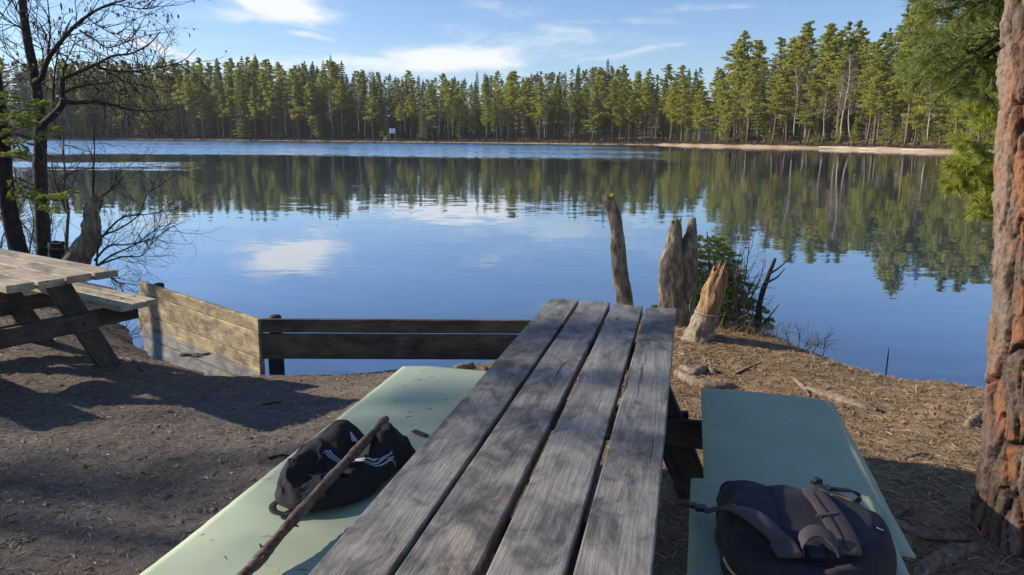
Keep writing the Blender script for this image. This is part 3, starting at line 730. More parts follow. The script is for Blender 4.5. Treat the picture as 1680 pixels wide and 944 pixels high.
# quilted back panel
OUT_P = [(2.105, .165), (2.105, .28), (2.10, .38), (2.085, .47), (2.03, .525), (1.91, .53), (1.83, .48), (1.775, .43), (1.752, .33), (1.762, .235), (1.80, .175), (1.9, .165), (2.0, .17)]
CP = (1.92, .33)
def h_panel(s, t, r, th):
    edge = (1 - min(1, r) ** 8) ** .5
    g = .75 * math.exp(-((t - .275 + .06 * (s - 1.9)) / .0055) ** 2) + .75 * math.exp(-((t - .415 + .10 * (s - 1.9)) / .0055) ** 2)
    base = topr(s, t) - ZR
    return base - .06 + (.004 + .010 * edge - .0075 * g + .0025 * vnoise((s * 14, t * 14, 5))) * (edge if r > .9 else 1)
V, F, _, _ = cushion(OUT_P, CP, h_panel, ZR + .06, 46, 120, .9)
part_from('back_panel', (V, F), 'panel_fabric', br)
def hit_right(x, y, lift=0.0):
    z = ZR + .11
    for _ in range(30):
        p = zr(x, y, z); z = .5 * z + .5 * (topr(p[:2] @ TA, p[:2] @ TN) + .017 + lift)
    return zr(x, y, z)
# right shoulder strap: two padded halves with a seam between
part_from('shoulder_strap', ribbon([hit_right(1225, 645, .004), hit_right(1180, 520, .012), hit_right(1100, 380, .016), hit_right(1020, 270, .016), hit_right(965, 215, .012), hit_right(945, 190, .004)], [.058, .062, .062, .058, .052, .040], .014), 'strap_fabric', br)
part_from('strap_seam', ribbon([hit_right(1210, 620, .013), hit_right(1155, 500, .021), hit_right(1080, 375, .0245), hit_right(1005, 270, .0245), hit_right(968, 205, .020)], .005, .004), 'plum_fabric', br)
part_from('strap_band', ribbon([hit_right(985, 372, .0255), hit_right(1065, 362, .0265), hit_right(1150, 350, .0245)], .010, .003), 'strap_fabric', br)
# left shoulder strap arching over the edge of the bag
part_from('shoulder_strap', ribbon([hit_right(800, 655, .004), hit_right(740, 560, .016), hit_right(650, 460, .030), hit_right(540, 375, .034), hit_right(440, 330, .026), zr(380, 318, ZR + .10), zr(290, 325, ZR + .055), zr(225, 335, ZR + .030)], [.060, .064, .060, .054, .046, .038, .034, .030], .014), 'strap_fabric', br)
mb = MB(); c = zr(400, 300, ZR + .145); mb.box(c, (.014, .006, .008), None, .002); mb.build('strap_tab', MAT['tan_piping'], br)
part_from('webbing', ribbon([zr(230, 332, ZR + .026), zr(170, 318, ZR + .016), zr(110, 300, ZR + .010), zr(30, 285, ZR - .010)], .024, .004), 'black_webbing', br)
mb = MB(); c = zr(172, 318, ZR + .022); mb.box(c, (.034, .030, .014), Matrix.Rotation(-.2, 3, 'Z'), .004); c = zr(120, 300, ZR + .016); mb.box(c, (.022, .026, .012), Matrix.Rotation(-.2, 3, 'Z'), .004); mb.build('buckle', MAT['black_plastic'], br)
# top loop of black webbing at the far left corner
part_from('webbing', ribbon([zr(285, 270, ZR + .035), zr(318, 200, ZR + .07), zr(350, 158, ZR + .085), zr(395, 148, ZR + .09), zr(450, 165, ZR + .10)], .020, .004, wdir=(.2, .6, .75)), 'black_webbing', br)
# carry handle: an upright loop over the dark opening
part_from('carry_handle', ribbon([hit_right(895, 640, .002), hit_right(888, 560, .030), hit_right(920, 500, .048), hit_right(990, 478, .056), hit_right(1060, 505, .050), hit_right(1120, 570, .032), hit_right(1150, 650, .004)], .030, .006, wdir=(.1, .75, .62)), 'strap_fabric', br)
part_from('carry_pad', ribbon([hit_right(940, 560, .004), hit_right(970, 600, .008), hit_right(1000, 665, .004)], .042, .008), 'panel_fabric', br)
# buckle and webbing at the top of the right strap
mb = MB(); c = zr(990, 130, ZR + .115); mb.box(c, (.030, .026, .020), Matrix.Rotation(.35, 3, 'Z'), .007); mb.build('buckle', MAT['black_plastic'], br)
mb = MB(); c = zr(1075, 178, ZR + .122); mb.box(c, (.010, .030, .014), Matrix.Rotation(-.2, 3, 'Z'), .003); mb.build('strap_slider', MAT['black_plastic'], br)
part_from('webbing', ribbon([zr(1000, 150, ZR + .115), zr(1075, 180, ZR + .118), zr(1160, 188, ZR + .112), zr(1245, 195, ZR + .095), zr(1275, 225, ZR + .075), zr(1285, 285, ZR + .05)], .028, .004), 'black_webbing', br)
# brass zip round the lower edge, and its pull
zp = [zr(440, 600, ZR + .075), zr(520, 648, ZR + .070), zr(610, 692, ZR + .064), zr(720, 742, ZR + .058), zr(850, 790, ZR + .052), zr(1000, 822, ZR + .050)]
sp = []
for p in zp:       # push the zip just outside the bag wall
    v = np.array([p[:2] @ TA - CR[0], p[:2] @ TN - CR[1]]); a = math.atan2(v[1], v[0]); rr = np.interp(a, thR, RR, period=2 * np.pi) * 1.004
    sp.append(ST(CR[0] + math.cos(a) * rr, CR[1] + math.sin(a) * rr, p[2] - .02))
part_from('zip', ribbon(sp, .007, .008, wdir=(0, 0, 1)), 'brass', br)
mb = MB(); c = zr(408, 610, ZR + .045); mb.box(c, (.009, .003, .030), Matrix.Rotation(.15, 3, 'Y'), .0012); mb.build('zip_pull', MAT['brass'], br)
part_from('side_tag', ribbon([hit_right(1405, 452, -.008), hit_right(1440, 468, -.008), hit_right(1472, 478, -.008)], .011, .003), 'black_webbing', br)
part_from('side_tag_print', ribbon([hit_right(1415, 457, -.0055), hit_right(1440, 468, -.0055), hit_right(1462, 476, -.0055)], .004, .002), 'white_print', br)
part_from('edge_piping', ribbon([hit_right(1090, 225, .004), hit_right(1170, 240, .003), hit_right(1245, 268, .002)], .005, .004), 'tan_piping', br)

# ---------------------------------------------------------------- stumps on the bank
def broken_stem(name, P, R, mat, label, cat, jag=.08, n=26, rough=.12, spikes=(), seed=0, flare=0.0, wood='bare_wood', bark_mat=None, top_from=1.01, group=None):
    """upright broken stem: knobbly tube along P with torn top; splinters standing on the break"""
    C = spline(P, 10); m = len(C); Rr = np.interp(np.linspace(0, 1, m), np.linspace(0, 1, len(R)), R)
    base = C[0]; r = root(name, tuple(base), label, cat, group)
    V = []; F = []
    for i in range(m):
        t = Vector(C[min(i + 1, m - 1)] - C[max(i - 1, 0)]).normalized(); x = t.orthogonal() if i == 0 else (x - t * x.dot(t)); x = x.normalized(); y = t.cross(x)
        for k in range(n):
            a = 2 * math.pi * k / n; u = i / (m - 1)
            rr = Rr[i] * (1 + rough * fbm((math.cos(a) * 1.6 + seed, math.sin(a) * 1.6, C[i][2] * 7), 3, seed) + rough * .5 * vnoise((math.cos(a) * 5, math.sin(a) * 5, C[i][2] * 16 + seed)))
            rr += Rr[i] * rough * .7 * (1 - 2 * abs(vnoise((math.cos(a) * 4.2, math.sin(a) * 4.2, C[i][2] * 3.2 + seed)))) * .5; rr += flare * max(0, 1 - u * 7) ** 2 * (1 + .7 * math.sin(a * 4 + seed))
            p = Vector(C[i]) + x * (math.cos(a) * rr) + y * (math.sin(a) * rr)
            if i == m - 1: p = p + t * (jag * (vnoise((math.cos(a) * 2.3, math.sin(a) * 2.3, seed + 5)) + .5 * vnoise((math.cos(a) * 7, math.sin(a) * 7, seed))))
            V.append(p)
    for i in range(m - 1):
        for k in range(n): F.append((i * n + k, i * n + (k + 1) % n, (i + 1) * n + (k + 1) % n, (i + 1) * n + k))
    ib = int(top_from * (m - 1))
    mb = MB(); mb.add(V[:(min(ib, m - 1) + 1) * n], [f for f in F if max(f) < (min(ib, m - 1) + 1) * n]); mb.build('bark', MAT[mat], r, True)
    if ib < m - 1:
        mb = MB(); off = ib * n; mb.add(V[off:], [tuple(q - off for q in f) for f in F if min(f) >= off]); mb.build('bare_wood', MAT[wood], r, True)
    top = V[(m - 1) * n:]; c = sum(top, Vector()) / n - Vector((0, 0, jag * .4)); mb = MB(); mb.add(top + [c], [(k, (k + 1) % n, n) for k in range(n)]); mb.build('break_face', MAT[wood], r)
    rr = random.Random(seed + 3); tR = Rr[-1]; tdir = Vector(C[-1] - C[-2]).normalized()
    for q in range(6):
        a = rr.random() * 6.28; d = Vector((math.cos(a), math.sin(a), 0)) * tR * rr.uniform(.3, .9); hgt = jag * rr.uniform(.3, 1.0); mb = MB()
        p = Vector(C[-1]) + d; mb.tube([p - tdir * jag * .5, p + tdir * hgt * .3, p + tdir * hgt], [tR * .22, tR * .16, tR * .03], 5); mb.build('splinter', MAT[wood], r)
    for (px_, py_, pz_, hh, ww) in spikes:
        p = Vector((px_, py_, pz_)); mb = MB(); mb.tube([p, p + Vector((.01, 0, hh * .5)), p + Vector((.0, 0, hh))], [ww, ww * .8, ww * .25], 7, True, .2, 4); mb.build('splinter', MAT[wood], r)
    return r
def pyl(pts, y): return [PY(a, b, y + (c[0] if c else 0)) for a, b, *c in pts]

broken_stem('broken_trunk', [(1.02, 6.42, -.35)] + pyl([(1026, 500), (1018, 455), (1014, 405), (1010, 360), (1000, 335), (998, 322)], 6.4), [.085, .075, .064, .06, .055, .05, .05], 'stump_bark',
            'tall thin crooked broken trunk behind the far end of the table', 'stump', .04, 30, .16, seed=2)
t2 = broken_stem('broken_trunk', pyl([(1108, 545), (1106, 520), (1101, 470), (1102, 430), (1106, 395), (1109, 364)], 6.0), [.135, .118, .10, .088, .062, .036], 'stump_bark',
            'thick split broken trunk with a torn top beside the small spruce', 'stump', .07, 40, .24, seed=5, flare=.05)
mb = MB(); mb.tube(spline(pyl([(1124, 525), (1127, 470), (1131, 410), (1135, 375), (1137, 357)], 6.03), 6), list(np.interp(np.linspace(0, 1, 25), [0, .5, .75, 1], [.085, .075, .04, .022])), 12, True, .22, 8); mb.build('side_spike', MAT['stump_bark'], t2, True)
t3 = broken_stem('broken_trunk', pyl([(1138, 580), (1148, 552), (1160, 515), (1172, 475), (1182, 444)], 5.45), [.135, .098, .080, .070, .055], 'birch_bark',
            'short leaning stump with pale ringed bark and bare orange wood above', 'stump', .10, 40, .26, seed=9, flare=.09, top_from=.50)
c = PY(1161, 514, 5.45); c2 = PY(1164, 500, 5.45); ax3 = Vector(c2 - c).normalized(); mb = MB(); ring = []
for k in range(26):
    a = 2 * math.pi * k / 26; x_ = ax3.orthogonal().normalized(); y_ = ax3.cross(x_); ring.append(Vector(c) + x_ * math.cos(a) * .090 + y_ * math.sin(a) * .090 + ax3 * .012 * vnoise((math.cos(a) * 2, math.sin(a) * 2, 4)))
mb.tube(ring + [ring[0]], .010, 7, False, .9, 2); mb.build('bark_ring', MAT['birch_bark'], t3, True)
r4 = root('dead_stem', tuple(PY(1245, 562, 5.8)), 'dark thin dead stem with forked twigs right of the small spruce', 'stem')
mb = MB(); mb.tube(spline(pyl([(1243, 565), (1244, 530), (1247, 495), (1258, 460), (1272, 424)], 5.8), 6), list(np.linspace(.034, .012, 25)), 9, True, .2, 4); mb.build('stem', MAT['dark_bark'], r4, True)
for P in ([(1262, 450), (1280, 438), (1304, 415)], [(1256, 465), (1275, 455), (1288, 440)], [(1246, 540), (1262, 520), (1278, 500)], [(1243, 548), (1236, 520), (1232, 492)]):
    mb = MB(); mb.tube(spline(pyl(P, 5.8 + rnd.uniform(-.1, .1)), 4), list(np.linspace(.010, .003, 9)), 5); mb.build('twig', MAT['dark_bark'], r4, True)
broken_stem('broken_trunk', pyl([(118, 445), (130, 418), (147, 392), (151, 365), (150, 345), (160, 326)], 7.9), [.13, .12, .105, .085, .075, .055], 'stump_bark',
            'curved pale broken trunk behind the sunlit picnic table', 'stump', .10, 36, .22, seed=14, wood='stump_bark')
broken_stem('tree_stump', pyl([(94, 450), (94, 425), (94, 398)], 8.2), [.10, .088, .085], 'dark_bark', 'small dark cut stump between the alder and the curved broken trunk', 'stump', .02, 22, .10, seed=20, wood='dark_bark')

# exposed roots
def exposed_root(pts, R, label, seed, zoff=.012):
    C = []
    for p in spline(pts, 8): C.append((p[0], p[1], gz(p[0], p[1]) + zoff + (p[2] if len(p) > 2 else 0)))
    mb = MB(); mb.tube(C, [R * (1 + .25 * vnoise((i * .4, seed, 1))) * (.45 + .55 * math.sin(math.pi * min(1, .15 + i / (len(C) - 1) * .8))) for i in range(len(C))], 10, True, .2, seed)
    o = mb.build('exposed_root', MAT['root_wood'], None, True, origin=C[0]); tag(o, label, 'root')
def gp(px, py, z=0.0): p = PZ(px, py, 0); return (p[0], p[1], z)
exposed_root([gp(735, 603, -.02), gp(770, 592, .01), gp(800, 596, 0)], .045, 'pale root end on the bank below the plank barrier', 1)
exposed_root([gp(1322, 638), gp(1360, 648), gp(1405, 664), gp(1440, 672)], .032, 'long pale flat root beyond the right mat', 2, .006)
exposed_root([gp(1110, 612), gp(1135, 625), gp(1165, 632), gp(1205, 633)], .040, 'dark gnarled root beside the table end', 3)
exposed_root([gp(1118, 604), gp(1140, 612), gp(1158, 605), gp(1172, 612)], .035, 'knobbly root lump behind the table end', 4)
exposed_root([gp(1462, 872), gp(1500, 892), gp(1540, 902), gp(1590, 908)], .022, 'thin grey root running to the foot of the big pine', 5)
exposed_root([gp(1500, 960), gp(1530, 938), gp(1560, 926), gp(1600, 922)], .032, 'thick pale root at the foot of the big pine', 6)
exposed_root([gp(1455, 880), gp(1472, 862), gp(1492, 852)], .012, 'short twig-thin root beside the plum backpack', 7)
exposed_root([gp(1480, 760), gp(1520, 748), gp(1560, 762)], .012, 'thin crooked root on the needle-covered ground near the pine', 8, .003)
exposed_root([gp(195, 562, .0), gp(215, 566, 0.0), gp(236, 584, 0)], .010, 'thin curved root on the dark ground left of the plank barrier', 9, .004)
exposed_root([gp(1300, 618), gp(1318, 634), gp(1328, 648)], .016, 'short pale root crossing the needles beyond the right mat', 10, .004)
exposed_root([gp(1586, 700), gp(1600, 690), gp(1616, 678)], .030, 'stubby root at the pine trunk foot', 11, .004)
for a, b, lab, rr in [((430, 650), (462, 640), 'small dark fallen stick on the ground near the plank barrier', .006), ((440, 752), (474, 748), 'dark fallen stick on the ground beside the black backpack', .008), ((1208, 612), (1248, 596), 'small fallen stick on the needles by the ringed stump', .007)]:
    p = np.array(gp(*a)); q = np.array(gp(*b)); p[2] = gz(*p[:2]) + .008; q[2] = gz(*q[:2]) + .008; mb = MB(); mb.tube([p, (p + q) / 2 + np.array([.01, .01, .004]), q], [rr, rr * .9, rr * .5], 6); tag(mb.build('fallen_stick', MAT['dark_bark'], None, True, origin=tuple(p)), lab, 'stick')

# dead stem standing in the water, floating debris
p = PY(1453, 614, 5.6); mb = MB(); mb.tube([(p[0], p[1], -.5), (p[0] + .003, p[1], -.15), (p[0] + .002, p[1], PY(1453, 572, 5.6)[2])], [.005, .005, .003], 6)
tag(mb.build('reed_stem', MAT['dark_bark'], None, True, origin=(p[0], p[1], -.3)), 'thin upright stem standing in the water beyond the needle bank', 'stem')
r5 = root('floating_debris', tuple(PZ(322, 582, WATER_Z)), 'small raft of twigs and leaves floating beside the plank barrier', 'debris')
for k in range(22):
    p = PZ(322 + rnd.uniform(-20, 20), 582 + rnd.uniform(-2.5, 2.5), WATER_Z + .004); a = rnd.uniform(-.5, .5); L = rnd.uniform(.02, .06); d = Vector((math.cos(a), math.sin(a), 0)) * L
    mb = MB(); mb.tube([Vector(p) - d, Vector(p) + Vector((0, 0, .004)), Vector(p) + d], [.003, .005, .002], 5); mb.build('floating_twig', MAT['root_wood'], r5)

# ---------------------------------------------------------------- needle boughs
def conifer_twigs(axis, R0, side_len, n_side, rs, needle, droop=0.0, spread=(.5, 1.0), dens=900, flat=.35, nw=.0022, fwd=.55, tip=1.0):
    """branch along axis points with side twigs; returns (wood MB, needle V, needle F)"""
    C = spline(axis, 8); m = len(C); mb = MB(); mb.tube(C, list(np.linspace(R0, R0 * .25, m)), 6); segs = []
    t_all = Vector(C[-1] - C[0]).normalized(); sidev = t_all.cross(Vector((0, 0, 1))).normalized(); upv = sidev.cross(t_all).normalized()
    for k in range(n_side):
        u = .12 + .86 * (k + rs.random()) / n_side; c = Vector(C[int(u * (m - 1))]); sg = 1 if k % 2 else -1
        d = (t_all * rs.uniform(.5, .9) + sidev * sg * rs.uniform(*spread) + upv * rs.uniform(-flat, flat) + Vector((0, 0, -droop))).normalized()
        L = side_len * (1.05 - .75 * u * tip) * rs.uniform(.6, 1.15); e = c + d * L + Vector((0, 0, -droop * L * .5)); mid_ = (c + e) / 2 + Vector((0, 0, .06 * L))
        mb.tube([c, mid_, e], [R0 * .32, R0 * .24, R0 * .12], 4); segs.append((c, mid_, e))
        for q in range(rs.randint(1, 3)):
            v = rs.uniform(.3, .8); c2 = c.lerp(e, v); d2 = (d + sidev * rs.uniform(-1, 1) + upv * rs.uniform(-.5, .5)).normalized(); e2 = c2 + d2 * L * rs.uniform(.25, .5); segs.append((c2, (c2 + e2) / 2, e2)); mb.tube([c2, e2], [R0 * .16, R0 * .08], 4)
    segs.append((Vector(C[m // 2]), Vector(C[3 * m // 4]), Vector(C[-1])))
    Ps, Ds = [], []
    rg = np.random.default_rng(rs.randint(0, 10 ** 6))
    for (a, b, e) in segs:
        L = (e - a).length; k = max(6, int(L * dens)); u = rg.random(k) ** .7
        A_, B_, E_ = map(np.array, (a, b, e)); P = np.where(u[:, None] < .5, A_ + (B_ - A_) * (u[:, None] * 2), B_ + (E_ - B_) * (u[:, None] * 2 - 1))
        t = np.array((e - a).normalized()); r = rg.normal(size=(k, 3)); r -= (r @ t)[:, None] * t; r /= np.linalg.norm(r, axis=1, keepdims=True)
        Ps.append(P); Ds.append(r + t * fwd * rg.uniform(.6, 1.6, (k, 1)) + np.array([0, 0, .15]))
    P = np.vstack(Ps); D = np.vstack(Ds); V, F = tri_blades(P, D, needle * rg.uniform(.7, 1.15, len(P)), nw, rs.randint(0, 9999)); return mb, V, F

def add_bough(parent, name, axis, mat_w, mat_n, **kw):
    mb, V, F = conifer_twigs(axis, **kw); b = mb.build(name, MAT[mat_w], parent, True)
    o = obj('needles', mesh('needles', V - np.array(tuple(parent.location)), F, MAT[mat_n]), b); return b

# small spruce between the stumps
sp_base = PY(1166, 535, 6.5); sapling = root('spruce_sapling', tuple(sp_base), 'small green spruce sapling growing between the broken trunks', 'sapling')
top = PY(1160, 380, 6.5); mb = MB(); mb.tube([sp_base, (sp_base + top) / 2 + np.array([.01, 0, 0]), top], [.016, .011, .004], 7); mb.build('stem', MAT['twig_bark'], sapling, True)
Pn, Dn = [], []; rs = random.Random(3)
for lev in range(11):
    u = .08 + .9 * lev / 11; c = sp_base + (top - sp_base) * u; L = .54 * (1 - u) ** .75 + .07
    for k in range(5):
        a = 6.28 * k / 5 + lev * 1.1 + rs.uniform(-.2, .2); d = np.array([math.cos(a), math.sin(a), 0]); e = c + d * L * rs.uniform(.75, 1.1) + np.array([0, 0, L * (.10 - .25 * (1 - u))])
        add_bough(sapling, 'bough', [c, (c + e) / 2 + np.array([0, 0, .02]), e], 'twig_bark', 'near_spruce_needles', R0=.006, side_len=.25 * (L / .4) ** .7, n_side=max(4, int(12 * L / .4)), rs=rs, needle=.024, droop=.05, dens=700, flat=.25, nw=.0055)

# big pine at the right edge
pine = root('pine_tree', (2.03, 2.60, 0), 'large rough-barked pine with orange patches at the right edge', 'pine tree')
nz, na = 620, 210; zs = np.concatenate([np.linspace(-.12, 2.6, 560), np.linspace(2.62, 9, 60)])
V = np.zeros((nz, na, 3)); plate = np.zeros((nz, na)); groove = np.zeros((nz, na)); ang = np.linspace(0, 2 * np.pi, na, endpoint=False)
for i, z in enumerate(zs):
    R = .195 - .035 * min(z, 2.6) / 2.6 * 1.0 - .012 * max(0, z - 2.6) + .045 * math.exp(-max(z, -.1) / .18)
    ccx = 2.075 - .085 * z + .008 * math.sin(z * 2.1); ccy = 2.60 + .02 * z
    for j, a in enumerate(ang):
        ca, sa = math.cos(a), math.sin(a); px_, py_ = ca * R * 12.5, sa * R * 12.5
        if z < 2.7:
            wx = .55 * noise.noise(Vector((px_ * 1.3, py_ * 1.3, z * 3.0)))
            d, _p = noise.voronoi(Vector((px_ + wx, py_ + wx, z * 2.5 + wx * .9 + .5 * math.sin(a * 3))), distance_metric='DISTANCE', exponent=2.5)
            gapw = d[1] - d[0]; cell = noise.cell(_p[0] * 7.3)
            d2, _q = noise.voronoi(Vector((px_ * 2.6 + wx, py_ * 2.6 - wx, z * 7.0)), distance_metric='DISTANCE', exponent=2.5)
            g2_ = d2[1] - d2[0]
            tn = noise.fractal(Vector((px_ * 1.6, py_ * 1.6, z * 5.5)), 1.0, 2.0, 3) * 1.4 + 2.0; st = math.floor(tn * 2.2) / 2.2 + min(1, (tn * 2.2 % 1) / .25) / 2.2   # layered flakes
            gg = min(1, gapw / .085) ** .9; h = .030 * gg + .009 * cell + .012 * (st - 2.0) + .006 * min(1, g2_ / .10) + .004 * noise.noise(Vector((px_ * 9, py_ * 9, z * 30)))
            groove[i, j] = max(0, 1 - gapw / .085)
            plate[i, j] = .5 + .5 * cell * .8
        else: h = .02 + .012 * noise.noise(Vector((px_ * 2, py_ * 2, z * 3)))
        r_ = R - .022 + h
        V[i, j] = (ccx + ca * r_ - 2.03, ccy + sa * r_ - 2.60, z)
ix = np.arange(nz * na).reshape(nz, na); ix2 = np.roll(ix, -1, 1)
Fq = np.stack([ix[:-1], ix2[:-1], ix2[1:], ix[1:]], -1).reshape(-1, 4)
me = mesh('trunk', V.reshape(-1, 3), Fq, MAT['pine_bark'], True); at = me.attributes.new('plate', 'FLOAT', 'POINT'); at.data.foreach_set('value', plate.ravel().astype(np.float32))
at = me.attributes.new('groove', 'FLOAT', 'POINT'); at.data.foreach_set('value', groove.ravel().astype(np.float32))
obj('trunk', me, pine)
rs = random.Random(11)
pk = dict(R0=.013, needle=.062, dens=640, flat=.7, nw=.0030, fwd=.75, droop=.05)
def P3(px, py, y): return PY(px, py, y)
for ax_, sl, ns in [([(1672, 30, 2.75), (1625, 66, 2.9), (1580, 92, 3.1), (1535, 108, 3.35), (1505, 112, 3.5)], .30, 17),
                    ([(1668, 60, 2.75), (1636, 80, 2.95), (1606, 104, 3.1), (1580, 132, 3.3), (1548, 152, 3.5)], .28, 15),
                    ([(1672, -25, 2.75), (1620, -5, 3.0), (1570, 12, 3.2), (1525, 24, 3.4)], .30, 16),
                    ([(1680, 10, 2.8), (1650, 30, 3.2), (1600, 45, 3.6), (1560, 55, 3.9)], .30, 13),
                    ([(1672, 100, 2.8), (1645, 120, 3.1), (1612, 145, 3.4), (1585, 165, 3.6)], .24, 14),
                    ([(1672, -70, 2.75), (1610, -60, 3.0), (1560, -40, 3.3), (1520, -20, 3.5)], .34, 24)]:
    add_bough(pine, 'branch', [P3(*q) for q in ax_], 'dark_bark', 'near_pine_needles', side_len=sl, n_side=ns, rs=rs, **pk)
for k in range(11):      # the crown above the frame
    a = rs.uniform(0, 6.28); z = rs.uniform(4.6, 8.5); L = rs.uniform(.9, 1.6) * (1.15 - z / 14); b = np.array([2.075 - .085 * z, 2.6 + .02 * z, z]); d = np.array([math.cos(a), math.sin(a), .12])
    add_bough(pine, 'branch', [b, b + d * L * .5, b + d * L + np.array([0, 0, .1])], 'dark_bark', 'near_pine_needles', R0=.02, needle=.07, dens=330, flat=.7, nw=.005, fwd=.75, side_len=.6, n_side=16, rs=rs)
# a big-branch stub with loose bark is not visible; a second, younger pine stands behind the trunk
yp = np.array([4.05, 5.1, 0.0]); yp[2] = gz(yp[0], yp[1]) - .05
young = root('young_pine', tuple(yp), 'bright green young pine behind the big trunk, reaching over the water', 'pine tree')
mb = MB(); mb.tube(spline([yp, yp + np.array([.02, 0, 1.0]), yp + np.array([-.03, 0, 2.2]), yp + np.array([0, 0, 3.2])], 6), list(np.linspace(.055, .012, 19)), 10, True, .1, 3); mb.build('trunk', MAT['far_pine_trunk'], young, True)
rs = random.Random(5); yk = dict(R0=.010, needle=.060, dens=780, flat=.6, nw=.0050, fwd=.8, droop=.0)
for ax_, sl, ns in [([(1690, 260), (1640, 255), (1600, 240), (1580, 222)], .26, 18), ([(1690, 285), (1640, 290), (1600, 290), (1563, 262)], .30, 20), ([(1690, 300), (1635, 305), (1590, 305), (1562, 304)], .24, 18),
                    ([(1690, 335), (1645, 340), (1610, 348), (1604, 352)], .16, 12), ([(1690, 240), (1660, 215), (1640, 200), (1620, 205)], .22, 14), ([(1690, 170), (1650, 160), (1620, 168), (1600, 175)], .30, 16), ([(1690, 120), (1650, 110), (1622, 115)], .30, 16), ([(1690, 330), (1650, 318), (1625, 325)], .2, 10), ([(1690, 200), (1660, 180), (1635, 178)], .26, 14), ([(1690, 280), (1660, 272), (1630, 268)], .26, 14)]:
    y_ = 4.95 + rs.uniform(-.15, .2); pts = [PY(a, b, y_ - .1 * k) for k, (a, b) in enumerate(ax_)]; pts[0] = np.array([yp[0], yp[1], pts[0][2]])
    add_bough(young, 'branch', pts, 'root_wood', 'young_pine_needles', side_len=sl, n_side=ns, rs=rs, **yk)
for k in range(8):
    a = rs.uniform(-1.4, 1.4); z = rs.uniform(1.2, 3.0); b = yp + np.array([0, 0, z]); d = np.array([math.cos(a), math.sin(a), .2]); L = .7 * (1.15 - z / 3.4)
    add_bough(young, 'branch', [b, b + d * L * .5, b + d * L], 'root_wood', 'young_pine_needles', side_len=.26, n_side=12, rs=rs, **yk)

# ---------------------------------------------------------------- the forest round the lake
def tufts(centres, radii, n_each, size, seed, flat=.6, up=.25):
    """random leaf-clump triangles through flattened blobs"""
    r = np.random.default_rng(seed); C = np.repeat(np.array(centres), n_each, 0); R = np.repeat(np.array(radii), n_each)[:, None]; n = len(C)
    d = r.normal(size=(n, 3)); d /= np.linalg.norm(d, axis=1, keepdims=True); d *= (r.random((n, 1)) ** .45); d[:, 2] *= flat
    P = C + d * R; nrm_ = d + r.normal(size=(n, 3)) * .55 + np.array([0, 0, up]); nrm_ /= np.linalg.norm(nrm_, axis=1, keepdims=True)
    a = np.cross(nrm_, r.normal(size=(n, 3))); a /= np.linalg.norm(a, axis=1, keepdims=True); b = np.cross(nrm_, a); s = size * r.uniform(.55, 1.25, (n, 1))
    ph = r.uniform(.7, 1.1, (n, 1)); V = np.stack([P + a * s, P - a * s * .5 + b * s * .8 * ph, P - a * s * .5 - b * s * .75], 1).reshape(-1, 3)
    return V, np.arange(3 * n).reshape(-1, 3)

def far_pine(seed, h=18.0, lowcrown=.46, wide=2.3, n_each=30, nb=64, size=.135):
    r = random.Random(seed); mb = MB(); lean = r.uniform(-.35, .35); bend = r.uniform(-.25, .25)
    ax_ = lambda z: (lean * z / h + bend * math.sin(z / h * 3.1), .3 * bend * math.sin(z / h * 4))
    mb.tube([(*ax_(z), z) for z in np.linspace(-.4, h * .97, 9)], list(np.linspace(.19, .035, 9) * r.uniform(.85, 1.15)), 7)
    C, R = [], []
    for k in range(nb):
        u = lowcrown + (1 - lowcrown) * ((k + r.random()) / nb) ** .95; z = u * h; v = (u - lowcrown) / (1 - lowcrown)
        L = wide * min(1, .55 + v * 2.2) * (1 - v ** 1.5) ** .75 * r.uniform(.5, 1.15) + .18; a = r.random() * 6.28; x0, y0 = ax_(z); rise = r.uniform(.0, .38) * L
        e = (x0 + math.cos(a) * L, y0 + math.sin(a) * L, z + rise); mb.tube([(x0, y0, min(z - .2, h * .95)), ((x0 + e[0]) / 2, (y0 + e[1]) / 2, z + rise * .3), e], [.045, .03, .012], 4, False)
        for f in (1.0, .78, .55, .30):
            C.append((x0 + (e[0] - x0) * f + r.gauss(0, .14), y0 + (e[1] - y0) * f + r.gauss(0, .14), z + rise * f + r.uniform(-.05, .25))); R.append(r.uniform(.30, .62) * (1 - .45 * v))
    for k in range(6): C.append((*ax_(h), h * (.955 + .012 * k))); R.append(.30 - .04 * k)
    for k in range(r.randint(2, 6)):      # dead lower branches
        z = h * r.uniform(.25, lowcrown); a = r.random() * 6.28; L = r.uniform(.6, 1.6); x0, y0 = ax_(z); mb.tube([(x0 - math.cos(a) * .05, y0 - math.sin(a) * .05, z), (x0 + math.cos(a) * L, y0 + math.sin(a) * L, z - .1 * L)], [.03, .01], 3, False)
    return mb, tufts(C, R, n_each, size, seed, .62)

def far_spruce(seed, h=18.0, low=.10, wide=1.9, n_each=26, size=.13):
    r = random.Random(seed); mb = MB(); mb.tube([(0, 0, z) for z in np.linspace(-.4, h, 6)], list(np.linspace(.17, .015, 6)), 6); C, R = [], []; z = h * low
    while z < h * .985:
        v = z / h; L = wide * (1 - v) ** .82 * r.uniform(.8, 1.15) + .12; nbr = 6 if v < .8 else 4; a0 = r.random() * 6.28
        for k in range(nbr):
            a = a0 + 6.28 * k / nbr + r.uniform(-.25, .25); Lb = L * r.uniform(.65, 1.15)
            for f in (1.0, .68, .38):
                C.append((math.cos(a) * Lb * f, math.sin(a) * Lb * f, z - .30 * Lb * f + .12 * f * f * Lb)); R.append(.20 + .20 * Lb * (.6 if f > .9 else .8) * .7)
        z += .42 + .42 * (1 - v)
    C += [(0, 0, h * .985), (0, 0, h * 1.0), (0, 0, h * 1.012)]; R += [.2, .14, .09]
    return mb, tufts(C, R, n_each, size, seed, .5, .1)

